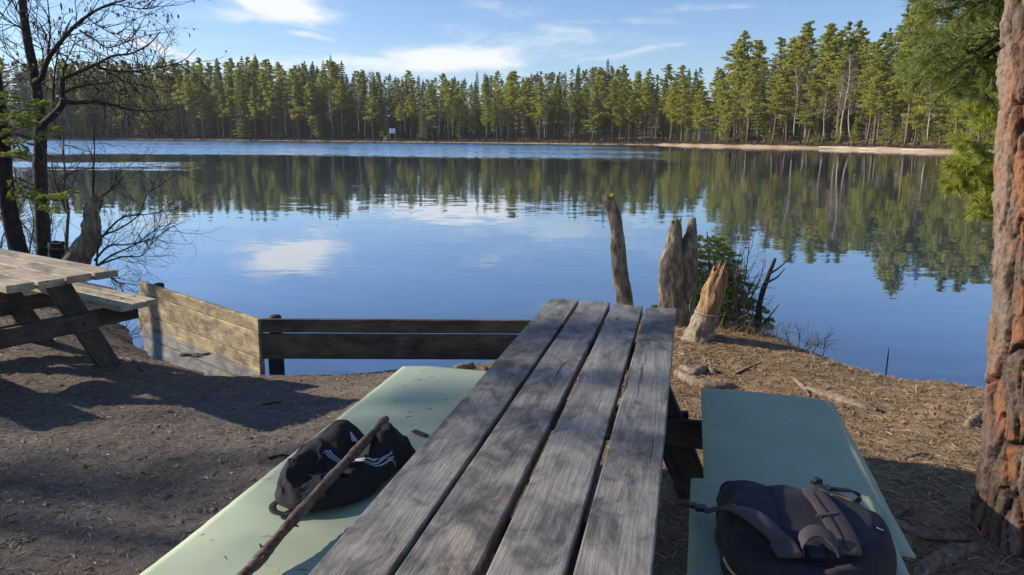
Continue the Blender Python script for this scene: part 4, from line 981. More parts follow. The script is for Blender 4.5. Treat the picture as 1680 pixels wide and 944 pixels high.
def far_birch(seed, h=14.0, lean=0.0, n_tw=1500, spreadw=1.0):
    r = random.Random(seed); mb = MB(); C = []; pts = [(lean * (z / h) ** 1.2 * 4 + .2 * math.sin(z * .4 + seed), .15 * math.sin(z * .5), z) for z in np.linspace(-.4, h, 9)]
    mb.tube(pts, list(np.linspace(.13, .02, 9)), 6); tips = []
    for k in range(26):
        u = r.uniform(.38, .98); i = min(7, int(u * 8)); p = Vector(pts[i]).lerp(Vector(pts[i + 1]), u * 8 - i); a = r.random() * 6.28; L = 2.3 * spreadw * (1.1 - u) + .5
        e = p + Vector((math.cos(a) * L * .6, math.sin(a) * L * .6, L * r.uniform(.6, 1.0))); mb.tube([p, p.lerp(e, .5) + Vector((0, 0, -.1)), e], [.035, .02, .008], 3, False); tips.append((p, e))
    rg = np.random.default_rng(seed); T = rg.integers(0, len(tips), n_tw); u = rg.random((n_tw, 1)) ** .7
    A_ = np.array([tips[t][0] for t in T]); B_ = np.array([tips[t][1] for t in T]); P = A_ + (B_ - A_) * u; D = (B_ - A_) / np.linalg.norm(B_ - A_, axis=1, keepdims=True) + rg.normal(size=(n_tw, 3)) * .75
    return mb, tri_blades(P, D, rg.uniform(.4, 1.0, n_tw), .028, seed)

PINES = [far_pine(s, 18, lc, wd) for s, lc, wd in ((1, .46, 2.4), (2, .36, 2.8), (3, .52, 2.4), (4, .28, 2.7), (5, .58, 2.2), (6, .22, 2.5), (7, .40, 3.0), (8, .06, 3.6), (9, .10, 3.2))]
SPRUCES = [far_spruce(s, 18, lo, wd) for s, lo, wd in ((11, .10, 1.9), (12, .22, 1.6), (13, .06, 2.2), (14, .34, 1.5))]
BIRCHES = [far_birch(s, 14, ln, 1500, sp) for s, ln, sp in ((21, .0, 1.0), (22, .25, .8), (23, -.3, 1.1), (24, .1, 1.3))]
def proto(parts, mt, mc):
    out = []
    for mb, (V, F) in parts: out.append((mesh('trunk', mb.V, mb.F, MAT[mt], True), mesh('crown', V, F, MAT[mc])))
    return out
PR = {'pine': proto(PINES, 'far_pine_trunk', 'far_pine_needles'), 'spruce': proto(SPRUCES, 'far_spruce_trunk', 'far_spruce_needles'), 'birch': proto(BIRCHES, 'far_birch_trunk', 'far_birch_twigs')}
NOM = {'pine': 18.0, 'spruce': 18.0, 'birch': 14.6}
def far_tree(kind, var, x, y, h, label, group=None, name=None, wide=1.0, rz=None, crown_mat=None, z=None):
    tm, cm = PR[kind][var % len(PR[kind])]; k = h / NOM[kind]
    r = root(name or kind + '_tree', (x, y, (gz(x, y) if z is None else z) - .05), label, kind + ' tree', group, rz if rz is not None else rnd.random() * 6.28); r.scale = (k * wide, k * wide, k)
    obj('trunk', tm, r); c = obj('crown', cm, r)
    if crown_mat: c.material_slots[0].link = 'OBJECT'; c.material_slots[0].material = MAT[crown_mat]
    return r

SKY_PX = [(-60, 80), (0, 84), (25, 66), (60, 92), (130, 100), (200, 108), (310, 104), (427, 100), (490, 108), (548, 104), (600, 118), (680, 126), (780, 126), (860, 120), (960, 110), (1010, 113), (1088, 118), (1130, 114), (1160, 108), (1190, 96), (1212, 66), (1260, 76), (1300, 58), (1345, 48), (1400, 40), (1440, 46), (1485, 12), (1520, 28), (1600, 20), (1760, 10)]
def sky_y(px): return float(np.interp(px, [p[0] for p in SKY_PX], [p[1] for p in SKY_PX]))
def land(Q):
    Q = np.atleast_2d(np.asarray(Q, float)); return sdist(Q[:, 0], Q[:, 1], FAR_POLY, len(FAR_SHORE))
def height_to(x, y, ypx, z0=None):
    """tree height at (x,y) whose top reaches picture row ypx"""
    z0 = gz(x, y) if z0 is None else z0; px, pb, d = proj((x, y, z0)); return (pb - ypx) / FPX * d

SECT = [(45, 'left of the alder trunk'), (115, 'just right of the alder trunk'), (235, 'above the curved broken trunk'), (335, 'above the slanting barrier wing'), (435, 'above the barrier corner'), (525, 'above the long barrier boards'),
        (612, 'above the black backpack'), (690, 'around the white notice board'), (780, 'under the long white cloud'), (900, 'above the table edge'), (985, 'above the table end'), (1092, 'above the crooked thin trunk'),
        (1150, 'at the tip of the sandy point'), (1215, 'above the small spruce'), (1300, 'above the dark dead stem'), (1385, 'above the plum backpack'), (1460, 'above the reed stem'), (1530, 'left of the yellow pine'), (9999, 'by the big pine trunk')]
def sect(px): return next(t for lim, t in SECT if px < lim)
ORD = ['first', 'second', 'third', 'fourth', 'fifth', 'sixth', 'seventh', 'eighth', 'ninth', 'tenth', 'eleventh', 'twelfth', 'thirteenth', 'fourteenth', 'fifteenth', 'sixteenth', 'seventeenth', 'eighteenth', 'nineteenth', 'twentieth']
TREE_WORD = {'pine': ('front-row green pine', 'rear green pine'), 'spruce': ('front-row dark spruce', 'rear dark spruce'), 'birch': ('front-row bare birch', 'rear bare birch')}
GROUP = {'pine': 'pines round the lake', 'spruce': 'spruces round the lake', 'birch': 'bare birches round the lake'}

def along(poly, a, b, off, step, jit):
    P = np.array(poly[a:b + 1], float); out = []
    for i in range(len(P) - 1):
        d = P[i + 1] - P[i]; L = np.linalg.norm(d); d /= L; n = np.array([-d[1], d[0]]);
        for s in np.arange(rnd.random() * step, L, step):
            q = P[i] + d * (s + rnd.uniform(-jit, jit)) + n * (off + rnd.uniform(-jit, jit) * .8); out.append(q)
    return out
rnd.seed(42); placed = []; count = {'pine': 0, 'spruce': 0, 'birch': 0}
def ok(q, dmin): return all((q[0] - p[0]) ** 2 + (q[1] - p[1]) ** 2 > dmin * dmin for p in placed)
ROWS = [(2.2, 3.4), (5.5, 3.9), (10, 4.4), (16, 5.0), (23, 5.6), (31, 6.6)]
todo = []
for seg, (ia, ib) in (('far', (3, 9)), ('point', (10, 16))):
    for ri, (off, step) in enumerate(ROWS):
        Q = np.array(along(FAR_SHORE, ia, ib, off if seg == 'far' else off + 1.6 + (1.0 if ri == 0 else 0), step, 1.3)); D_ = land(Q); Z_ = ground_z(Q[:, 0], Q[:, 1])
        for q, df_, z_ in zip(Q, D_, Z_):
            if df_ < 1.4 or not ok(q, 1.7): continue
            px, pb, d = proj((q[0], q[1], z_))
            if px < -70 or px > 1690: continue
            left = px < 1090
            pb_ = .25 if 560 < px < 860 else (.28 if px < 150 else .16)
            x = rnd.random(); kind = 'birch' if x < pb_ else ('spruce' if x < pb_ + (.50 if ri >= 3 and left else (.24 if left else .03)) else 'pine')
            if count[kind] >= 295: continue
            tgt = sky_y(px); lo, hi = [(.48, .82), (.55, .92), (.66, .98), (.74, 1.02), (.80, 1.06), (.84, 1.08)][ri]
            if kind == 'birch': lo, hi = lo * .85, hi * .95
            h = height_to(q[0], q[1], pb - (pb - tgt) * rnd.uniform(lo, hi), z_); h = max(6.5, min(h, 27)); placed.append((q[0], q[1])); count[kind] += 1
            todo.append((px, kind, 0 if ri < 2 else 1, q, h, z_))
ctr = {}
for px, kind, rw_, q, h, z_ in sorted(todo, key=lambda t: t[0]):
    key = (kind, rw_, sect(px)); k = ctr[key] = ctr.get(key, 0) + 1
    far_tree(kind, (rnd.choice((1, 3, 3, 5, 5, 6, 0)) if px > 1090 else rnd.randrange(7)), q[0], q[1], h, ORD[min(k, 20) - 1] + ' ' + TREE_WORD[kind][rw_] + ' from the left, ' + sect(px), GROUP[kind], None, rnd.uniform(1.05, 1.5) * (1.15 if px > 1090 else 1.0), None, None, z_)

# small bushy pines along the waterline
todo = []
for ia, ib, off, step in ((3, 9, 1.9, 13.0), (10, 16, 5.0, 3.6), (10, 16, 8.5, 4.5)):
    Q = np.array(along(FAR_SHORE, ia, ib, off, step, 1.5)); Z_ = ground_z(Q[:, 0], Q[:, 1]); D_ = land(Q)
    for q, z_, d_ in zip(Q, Z_, D_):
        px = proj((q[0], q[1], z_))[0]
        if d_ > 1.2 and -40 < px < 1680 and ok(q, 1.2): todo.append((px, q, z_))
ctr = {}
for px, q, z_ in sorted(todo, key=lambda t: t[0]):
    k = ctr[sect(px)] = ctr.get(sect(px), 0) + 1
    far_tree('pine', 7 + rnd.randrange(2), q[0], q[1], rnd.uniform(3.5, 8.5), ORD[min(k, 20) - 1] + ' low bushy waterline pine from the left, ' + sect(px), 'low bushy pines along the far waterline', None, rnd.uniform(.9, 1.3), None, None, z_)

def mark(kind, var, px, base_y, top_y, off_y, label, name=None, wide=1.0, rz=0.0, mat=None):
    """a tree that stands out in the picture, placed on the shore below pixel column px"""
    # walk from the water outwards along the view ray until on land by off_y metres
    d = ray(px, 236); az_ = d[0] / d[1]
    ys = np.arange(70, 300, .5); y = float(ys[np.argmax(land(np.stack([az_ * ys, ys], 1)) > off_y)])
    x = az_ * y; h = height_to(x, y, top_y); return far_tree(kind, var, x, y, h, label, None, name, wide, rz, mat)
mark('birch', 1, 697, 0, 168, 1.5, 'leaning forked white birch at the water edge right of the white board', wide=1.4, rz=0.2)
mark('spruce', 1, 548, 0, 98, 26, 'tallest pointed spruce above the skyline left of the white board')
mark('spruce', 3, 427, 0, 96, 24, 'slim pointed spruce top standing above the skyline beyond the alder twigs')
mark('spruce', 0, 993, 0, 103, 22, 'tall dark spruce on the skyline left of the sandy point')
mark('spruce', 1, 783, 0, 122, 24, 'dark narrow spruce under the right end of the long white cloud')
mark('pine', 2, 1491, 0, 2, 14, 'tallest pine on the sandy point, its thin top highest of all', wide=.9)
mark('pine', 0, 1213, 0, 62, 12, 'tall pine where the skyline steps up on the sandy point')
mark('pine', 5, 1541, 0, 166, 6, 'small yellow-tinged pine on the sandy point left of the big trunk', wide=1.0, mat='far_yellow_needles')
mark('pine', 1, 1098, 0, 140, 3.0, 'low bushy pine at the very tip of the sandy point', wide=1.15)
mark('pine', 3, 1118, 0, 128, 3.5, 'second bushy pine from the tip of the sandy point', wide=1.1)
for k, (px, ty) in enumerate([(1372, 120), (1320, 150), (1440, 140), (1240, 135), (1180, 150)]):
    mark('birch', k, px, 0, ty, 2.5 + k * .7, ['slender white birch in the middle of the sandy point', 'short white birch left of the slender one on the sandy point', 'white birch right of the slender one on the sandy point', 'white birch under the tall pine on the sandy point', 'bare birch near the tip of the sandy point'][k], wide=.8)

# depth of the wood behind the countable trees: one mass
VV, FF, nvt = [], [], 0
TV, TF, nt_ = [], [], 0
rg = np.random.default_rng(3)
lowp = [far_pine(s, 18, .28, 2.8, 10, 26, .26)[1] for s in (31, 32, 33)] + [far_spruce(s, 18, .08, 2.2, 7, .26)[1] for s in (34, 35)]
tb = MB()
for off, step, f0, f1, wd in ((12, 5.0, .18, .40, 1.6), (18, 4.2, .22, .5, 1.6), (25, 4.0, .3, .6, 1.5), (33, 4.0, .35, .7, 1.5), (40, 4.5, .75, .98, 1.3), (48, 4.5, .8, 1.0, 1.3), (58, 5.0, .8, 1.0, 1.3), (70, 5.0, .5, .9, 1.5), (22, 3.6, .12, .28, 2.2), (30, 3.6, .12, .3, 2.4), (45, 4.0, .2, .45, 2.2)):
    Q = np.array(along(FAR_SHORE, 3, 9, off, step, 2.0) + along(FAR_SHORE, 10, 16, off + 3, step, 2.0)); D_ = land(Q); Z_ = ground_z(Q[:, 0], Q[:, 1])
    for q, df_, z in zip(Q, D_, Z_):
        if df_ < 4 or not ok(q, 1.2): continue
        px, pb, d = proj((q[0], q[1], z))
        if px < -80 or px > 1700: continue
        hh = height_to(q[0], q[1], pb - (pb - sky_y(px)) * rg.uniform(f0, f1), z); k = hh / 18
        V, F = lowp[rg.integers(0, 5)]; a = rg.uniform(0, 6.28); R_ = np.array([[math.cos(a), -math.sin(a), 0], [math.sin(a), math.cos(a), 0], [0, 0, 1]])
        VV.append((V * np.array([k * wd, k * wd, k])) @ R_.T + np.array([q[0], q[1], z])); FF.append(F + nvt); nvt += len(V)
        tb.tube([(q[0], q[1], z - .3), (q[0] + rg.uniform(-.3, .3), q[1], z + hh * .8)], [.13, .05], 4, False)
tag(obj('far_forest', mesh('far_forest', np.vstack(VV), np.vstack(FF), MAT['far_spruce_needles'])), 'dark mass of conifers deeper in the wood round the lake', 'forest', None, 'stuff')
tag(tb.build('forest_trunks', MAT['far_spruce_trunk'], None, True, origin=(0, 0, 0)), 'dim tree trunks deeper in the wood round the lake', 'forest', None, 'stuff')
# low brown heather and brush along the far waterline
PP = []
for off, step in ((.9, .22), (1.6, .25), (2.4, .3), (3.6, .4), (5.5, .6), (8, .9)):
    for ia, ib, o2 in ((3, 9, 0), (10, 16, 2.0)):
        for q in along(FAR_SHORE, ia, ib, off + o2, step, .5): PP.append((q[0], q[1], float(rg.uniform(.12, .30) * (1 if off < 2 else 1.6))))
PP = np.array(PP); zz = ground_z(PP[:, 0], PP[:, 1]); C = np.stack([PP[:, 0], PP[:, 1], zz + PP[:, 2] * .6], 1)
V, F = tufts(C, PP[:, 2] * 1.5, 7, .16, 8, .8)
tag(obj('shore_brush', mesh('shore_brush', V, F, MAT['shore_shrub'])), 'low brown heather and brush along the far waterline', 'brush', None, 'stuff')
# young undergrowth conifers between the trunks on the point
# white notice board and grey box on the far shore
def far_at(px, off):
    d = ray(px, 236); a = d[0] / d[1]
    ys = np.arange(70, 300, .25); y = float(ys[np.argmax(land(np.stack([a * ys, ys], 1)) > off)]); return a * y, y
x, y = far_at(644, 1.2); z = gz(x, y); u_ = 1 / FPX * y
r = root('notice_board', (x, y, z), 'white twin-panel notice board on the far shore among the trees', 'sign')
for k in (-1, 1):
    mb = MB(); mb.box((x + k * 4.4 * u_ * .55, y, z + (235 - 218) * u_ - .3), (4.6 * u_ , .08, 7.5 * u_), None, .02); mb.build('panel', MAT['sign_white'], r)
    mb = MB(); mb.box((x + k * 4.6 * u_ , y + .09, z + 1.4), (.12, .1, 3.4), None, .02); mb.build('post', MAT['sign_grey'], r)
x, y = far_at(633, 1.2); z = gz(x, y); r = root('wooden_bin', (x, y, z), 'small grey wooden box left of the white notice board', 'box')
mb = MB(); mb.box((x, y, z + .55), (1.0, .8, 1.15), None, .04); mb.build('box', MAT['sign_grey'], r); mb = MB(); mb.box((x, y, z + 1.17), (1.1, .9, .08), None, .03); mb.build('lid', MAT['sign_grey'], r)
# pale drift logs and an orange marker on the sandy shore of the point
for (a, b, lab, rr) in [((1345, .9), (1400, 1.0), 'long pale drift log on the sandy shore of the point', .09), ((1410, .7), (1445, .7), 'pale drift log left of the brush on the sandy shore', .08), ((1480, .8), (1540, .8), 'pale drift log nearest the big trunk on the sandy shore', .07)]:
    p = far_at(*a); q = far_at(*b); mb = MB(); P = [np.array([p[0] + (q[0] - p[0]) * t, p[1] + (q[1] - p[1]) * t, gz(p[0] + (q[0] - p[0]) * t, p[1] + (q[1] - p[1]) * t) + rr * .8]) for t in (0, .35, .7, 1)]
    mb.tube(P, [rr, rr * .9, rr * .8, rr * .5], 8, True, .1, 2); tag(mb.build('drift_log', MAT['pale_log'], None, True, origin=tuple(P[0])), lab, 'log')
x, y = far_at(1396, 3.0); z = gz(x, y); r = root('shore_marker', (x, y, z), 'small orange marker on the shore of the sandy point', 'marker')
mb = MB(); mb.tube([(x, y, z - .1), (x, y, z + .5), (x, y, z + .9)], [.03, .03, .03], 6); mb.build('post', MAT['sign_grey'], r); mb = MB(); mb.box((x, y - .05, z + .95), (.55, .05, .35), None, .02); mb.build('plate', MAT['orange_plastic'], r)

# ---------------------------------------------------------------- alder and undergrowth on the left bank
class Twigs:
    """branching twig collector: thin tubes joined into one part"""
    def __init__(s, seed): s.mb = MB(); s.r = random.Random(seed); s.tips = []
    def grow(s, p, d, L, R, lev, n=5, droop=0.0, wig=.35):
        r = s.r; P = [Vector(p)]; d = Vector(d).normalized()
        for k in range(n):
            d = (d + Vector((r.gauss(0, wig), r.gauss(0, wig), r.gauss(0, wig))) * .5 + Vector((0, 0, -droop))).normalized(); P.append(P[-1] + d * L / n)
        s.mb.tube(P, list(np.linspace(R, R * .45, n + 1)), 5 if R > .006 else 4, False); s.tips.append((P[-1], d))
        if lev > 0:
            for k in range(r.randint(2, 4)):
                i = r.randint(1, n); dd = (d + Vector((r.gauss(0, .8), r.gauss(0, .8), r.gauss(0, .6)))).normalized(); s.grow(P[i], dd, L * r.uniform(.4, .7), R * .5, lev - 1, max(3, n - 1), droop, wig)

AY = 8.3
al = root('alder_tree', tuple(PY(72, 470, AY)), 'bare leafless alder with dark trunk and drooping catkins at the left', 'alder tree')
def limb(name, pts, R0, R1, dy=0.0, n=9, mat='alder_bark'):
    m = len(pts); C = spline([PY(a, b, AY + dy * k / (m - 1)) for k, (a, b) in enumerate(pts)], 7); mb = MB(); mb.tube(C, list(np.linspace(R0 * (.85 if name == 'limb' else 1), R1, len(C))), n, True, .12, 5); mb.build(name, MAT[mat], al, True); return C
limbs = []
limb('trunk', [(74, 470), (72, 420), (69, 350), (66, 290), (66, 240), (67, 205), (63, 170), (58, 135), (52, 100), (44, 60), (38, 15), (36, -40), (33, -110), (30, -190)], .085, .028, .2, 14)
limbs.append((limb('limb', [(58, 134), (68, 128), (73, 112), (82, 92), (100, 68), (124, 42), (150, 22), (178, 8), (206, 0)], .042, .008, -.5), 26))
limbs.append((limb('limb', [(67, 206), (80, 196), (98, 178), (105, 166)], .045, .036, -.2), 3))
limbs.append((limb('limb', [(105, 168), (103, 150), (104, 130), (112, 126), (140, 114), (162, 104), (185, 92), (215, 88), (245, 72), (263, 52)], .030, .005, -.6), 24))
limbs.append((limb('limb', [(105, 167), (125, 169), (155, 167), (182, 172), (215, 180), (250, 182), (285, 180)], .032, .005, -.4), 22))
limbs.append((limb('limb', [(106, 152), (122, 145), (150, 139), (180, 136), (202, 132)], .018, .004, .5), 12))
limbs.append((limb('limb', [(160, 110), (185, 122), (210, 135), (245, 142), (280, 143)], .012, .003, .3), 12))
limbs.append((limb('limb', [(160, 110), (190, 117), (230, 116), (265, 110), (300, 100), (322, 80)], .013, .003, -.4), 14))
limbs.append((limb('limb', [(90, 190), (88, 150), (92, 105), (100, 70), (118, 30)], .015, .004, .4), 12))
limbs.append((limb('limb', [(103, 130), (106, 108), (118, 80), (128, 55)], .010, .003, .3), 8))
limbs.append((limb('limb', [(78, 90), (82, 60), (81, 30), (77, -10)], .014, .005, .3), 10))
limbs.append((limb('limb', [(70, 108), (70, 85), (62, 60), (48, 48)], .010, .003, .3), 8))
limbs.append((limb('limb', [(56, 122), (40, 108), (20, 95), (0, 80)], .014, .004, .4), 9))
limbs.append((limb('limb', [(46, 66), (36, 48), (15, 36), (-10, 22)], .014, .004, -.4), 10))
limbs.append((limb('limb', [(36, 30), (26, 14), (20, 0), (12, -25)], .012, .004, .2), 7))
limbs.append((limb('limb', [(130, 50), (155, 65), (175, 78), (205, 70), (225, 52), (232, 38)], .012, .003, .3), 14))
limbs.append((limb('limb', [(145, 30), (160, 42), (190, 56), (215, 40)], .010, .003, -.3), 10))
limbs.append((limb('limb', [(165, 14), (190, 8), (225, 14), (250, 14), (268, 2)], .010, .003, .2), 12))
tw = Twigs(4); cat_p = []
for C, k in limbs:
    for q in range(int(k * .75)):
        i = int(len(C) * (.22 + .78 * (q + tw.r.random()) / k)) - 1; i = max(1, min(len(C) - 1, i)); t = Vector(C[i] - C[i - 1]).normalized()
        d = (t + Vector((tw.r.gauss(0, .8), tw.r.gauss(0, .6), tw.r.gauss(.1, .7)))).normalized(); tw.grow(C[i], d, tw.r.uniform(.22, .60), .0055, 2, 4, .02, .5)
o = tw.mb.build('twigs', MAT['twig_bark'], al); tag(o, kind='stuff')
cb = MB()
for p, d in tw.tips:
    if tw.r.random() < .10:
        for k in range(tw.r.randint(1, 3)):
            L = tw.r.uniform(.025, .055); q = p + Vector((tw.r.gauss(0, .008), tw.r.gauss(0, .008), 0)); cb.tube([q, q + Vector((.001, 0, -L * .5)), q + Vector((0, 0, -L))], [.002, .0062, .003], 5)
    elif tw.r.random() < .05: cb.tube([p, p + Vector((.004, 0, -.010)), p + Vector((.004, 0, -.022))], [.003, .010, .004], 6)
o = cb.build('catkins', MAT['catkin'], al, True); tag(o, kind='stuff')

# dark leaning spruce with low boughs at the left edge
sb = root('spruce_tree', tuple(PY(36, 470, 8.0)), 'dark leaning spruce trunk with low green boughs at the left edge', 'spruce tree')
C = spline([PY(a, b, 8.0) for a, b in [(40, 470), (30, 410), (18, 360), (10, 310), (6, 260), (2, 210), (-6, 150), (-16, 80), (-24, 0), (-34, -100), (-50, -260)]], 6)
mb = MB(); mb.tube(C, list(np.linspace(.095, .045, len(C))), 14, True, .14, 6); mb.build('trunk', MAT['dark_bark'], sb, True)
rs = random.Random(8); sk = dict(R0=.010, needle=.024, dens=800, flat=.25, nw=.0055, fwd=.6, droop=.10)
for pts, dy, sl, ns in [([(0, 205), (30, 185), (58, 172), (74, 166)], -.7, .26, 16), ([(0, 225), (20, 215), (45, 205), (60, 200)], -.5, .24, 14), ([(-5, 175), (8, 168), (12, 158), (10, 150)], -.7, .2, 10), ([(0, 240), (40, 232), (75, 218), (98, 208)], -.6, .2, 12),
                        ([(0, 195), (18, 195), (40, 190), (62, 186)], -.9, .26, 14), ([(0, 260), (16, 252), (35, 246)], -.5, .24, 10),
                        ([(5, 295), (40, 318), (80, 322), (122, 312)], -.5, .22, 18), ([(5, 300), (45, 325), (75, 338), (98, 350)], -.6, .18, 14), ([(4, 285), (30, 300), (60, 318), (92, 330)], -.3, .2, 14), ([(10, 215), (28, 235), (36, 255)], -.4, .2, 10), ([(-60, 200), (-30, 190), (0, 190)], -.4, .3, 12)]:
    m = len(pts); add_bough(sb, 'bough', [PY(a, b, 8.0 + dy * k / (m - 1)) for k, (a, b) in enumerate(pts)], 'twig_bark', 'near_spruce_needles', side_len=sl, n_side=ns, rs=rs, **sk)
for k in range(16):
    a = rs.uniform(0, 6.28); z = rs.uniform(2.6, 5.2); b = np.array([-5.6 - z * .08, 8.0, z]); d = np.array([math.cos(a), math.sin(a), -.15]); L = rs.uniform(.6, 1.1)
    add_bough(sb, 'bough', [b, b + d * L * .5, b + d * L], 'twig_bark', 'near_spruce_needles', R0=.012, needle=.03, dens=160, flat=.3, nw=.011, fwd=.6, droop=.15, side_len=.45, n_side=12, rs=rs)

# thin stems and brush below the alder
def shrub(name, label, stems, y, R, seed, nt_=10, mat='shrub_bark', L=(.15, .4), lev=1, dy=.2, droop=0.0):
    base = PY(*stems[0][0], y); r = root(name, tuple(base), label, 'shrub'); t = Twigs(seed)
    for P in stems:
        C = spline([PY(a, b, y + t.r.uniform(-dy, dy) * k / len(P)) for k, (a, b) in enumerate(P)], 6); mb = MB(); mb.tube(C, list(np.linspace(R, R * .25, len(C))), 6, False, .1, 3); mb.build('stem', MAT[mat], r, True)
        for q in range(nt_):
            i = t.r.randint(2, len(C) - 1); d = Vector(C[i] - C[i - 1]).normalized() + Vector((t.r.gauss(0, .7), t.r.gauss(0, .5), t.r.gauss(.1, .6))); t.grow(C[i], d, t.r.uniform(*L), R * .30, lev, 4, droop, .4)
    tag(t.mb.build('twigs', MAT[mat], r), kind='stuff'); return r
shrub('bare_shrub', 'thin bare shrub with a slender trunk just right of the alder', [[(108, 445), (110, 380), (112, 350), (107, 335), (106, 285), (104, 228)], [(110, 350), (98, 320), (88, 290), (84, 258)], [(112, 345), (106, 310), (107, 285)]], 8.1, .022, 3, 12)
shrub('bare_shrub', 'bare twiggy shrub reaching right over the water past the curved broken trunk', [[(158, 435), (165, 392), (195, 376), (220, 360), (232, 345), (242, 318), (262, 305), (300, 278)], [(155, 428), (178, 404), (205, 402), (235, 396), (262, 386), (285, 370)], [(160, 436), (185, 418), (215, 405), (245, 385), (262, 372)], [(158, 436), (200, 422), (232, 420), (250, 400)], [(168, 388), (200, 358), (240, 352), (285, 344)], [(160, 436), (178, 452), (192, 462), (205, 468)]], 7.75, .012, 5, 16, 'twig_bark', (.2, .5), 2)
shrub('bare_shrub', 'upright bare shoots growing out of the curved broken trunk', [[(153, 330), (153, 290), (155, 245), (152, 222)], [(162, 326), (176, 316), (186, 304), (192, 288)]], 7.9, .013, 7, 10, 'twig_bark', (.2, .5), 2)
shrub('bare_shrub', 'tangle of fine twigs between the dark leaning spruce and the alder', [[(20, 440), (18, 390), (30, 350), (45, 300)], [(45, 440), (50, 400), (55, 360), (38, 300)], [(60, 445), (62, 410), (48, 380), (20, 350)], [(5, 440), (2, 400), (15, 370), (40, 366)], [(85, 445), (78, 400), (84, 360), (90, 300)]], 8.6, .012, 9, 16, 'shrub_bark', (.2, .5), 2)
shrub('dry_shrub', 'bundle of dry upright stems beside the small spruce', [[(1212, 560), (1210, 500), (1212, 470), (1218, 420)], [(1214, 558), (1214, 500), (1222, 460), (1230, 395)], [(1208, 560), (1210, 520), (1204, 480)], [(1218, 558), (1222, 500), (1232, 470), (1246, 445)], [(1212, 552), (1204, 480), (1216, 405)], [(1224, 520), (1236, 480), (1250, 450)], [(1140, 530), (1132, 500), (1145, 470), (1155, 455)]], 5.85, .011, 12, 7, 'shrub_bark', (.12, .3), 1)
shrub('low_shrub', 'low wiry brown shrub on the bank edge right of the stumps', [[(1306, 575), (1312, 555), (1310, 545)], [(1318, 580), (1330, 570), (1345, 565)], [(1330, 582), (1342, 566), (1352, 560)], [(1350, 588), (1352, 570), (1354, 555)], [(1310, 580), (1322, 568), (1326, 556)], [(1295, 566), (1290, 548), (1292, 538)]], 5.45, .006, 14, 9, 'shrub_bark', (.06, .16), 1)
# dry grass tuft at the foot of the dead stem
rg = np.random.default_rng(12); n = 420; b = PY(1228, 566, 5.8); P = np.stack([b[0] + rg.normal(0, .14, n), b[1] + rg.normal(0, .07, n), np.zeros(n)], 1); P[:, 2] = ground_z(P[:, 0], P[:, 1]) - .01
D = np.stack([rg.normal(0, .6, n), rg.normal(0, .5, n), rg.uniform(.25, 1.0, n)], 1); V, F = tri_blades(P, D, rg.uniform(.08, .24, n), .004, 3)
tag(obj('dry_grass', mesh('dry_grass', V - b, F, MAT['dry_grass']), None, tuple(b)), 'tuft of dry straw-coloured grass at the foot of the dead stem', 'grass', None, 'stuff')
n = 700; xs = rg.uniform(2.2, 4.0, n); Q = np.array(NEAR_SHORE); yb = np.interp(xs, Q[23:34, 0], Q[23:34, 1]) - rg.uniform(.02, .22, n); P = np.stack([xs, yb, ground_z(xs, yb)], 1); D = np.stack([rg.normal(0, .5, n), rg.normal(.1, .5, n), rg.uniform(.3, 1, n)], 1)
V, F = tri_blades(P, D, rg.uniform(.03, .11, n), .003, 4); tag(obj('bank_grass', mesh('bank_grass', V, F, MAT['dry_grass'])), 'short dry grass along the edge of the right bank', 'grass', None, 'stuff')

# ---------------------------------------------------------------- litter on the ground
def litter(name, n, xr, yr, L, W, mat, label, dens=None, seed=0, lift=.004, tilt=.12):
    r = np.random.default_rng(seed); x = r.uniform(*xr, n); y = r.uniform(*yr, n); dn = sdist(x, y, NEAR_POLY, len(NEAR_SHORE)); keep = dn > .10
    if dens is not None: keep &= r.random(n) < dens(x, y)
    x, y = x[keep], y[keep]; n = len(x); z = ground_z(x, y)
    a = r.uniform(0, 6.28, n); D = np.stack([np.cos(a), np.sin(a), r.normal(0, tilt, n)], 1); l = r.uniform(*L, n); w_ = r.uniform(*W, n)
    A = np.stack([-np.sin(a), np.cos(a), r.normal(0, .35, n)], 1); P = np.stack([x, y, z + lift + np.abs(D[:, 2]) * l * .5], 1); B_ = r.normal(0, .12, (n, 1)) * l[:, None]
    M_ = P + A * B_; h = D * l[:, None] / 2; wv = A * w_[:, None] / 2
    V = np.stack([P - h - wv, P - h + wv, M_ - wv, M_ + wv, P + h - wv * .4, P + h + wv * .4], 1).reshape(-1, 3); k = np.arange(n)[:, None] * 6
    F = np.concatenate([k + np.array([0, 1, 3, 2]), k + np.array([2, 3, 5, 4])], 0)
    tag(obj(name, mesh(name, V, F, MAT[mat])), label, 'litter', None, 'stuff')
litter('needle_litter', 62000, (.3, 4.2), (1.2, 6.6), (.025, .085), (.0022, .0055), 'litter', 'straw-coloured fallen needles and twigs on the right bank', lambda x, y: smooth01((x - .25) / .8) * .95, 1)
litter('bark_litter', 52000, (-5.5, .9), (1.5, 8.5), (.008, .040), (.0018, .006), 'litter_dark', 'small dark bark chips and needles on the trodden earth', None, 2, .003)
litter('straw_litter', 9000, (-4.5, .8), (1.8, 7.5), (.015, .055), (.0018, .004), 'litter', 'scattered pale needles on the trodden earth', None, 3, .004)
litter('leaf_litter', 420, (-5.2, 3.2), (1.8, 8.2), (.02, .05), (.012, .026), 'dry_leaf', 'scattered brown dry leaves on the ground', lambda x, y: np.where((x < -2.6) & (y > 5.2), 1., .35), 4, .008, .3)
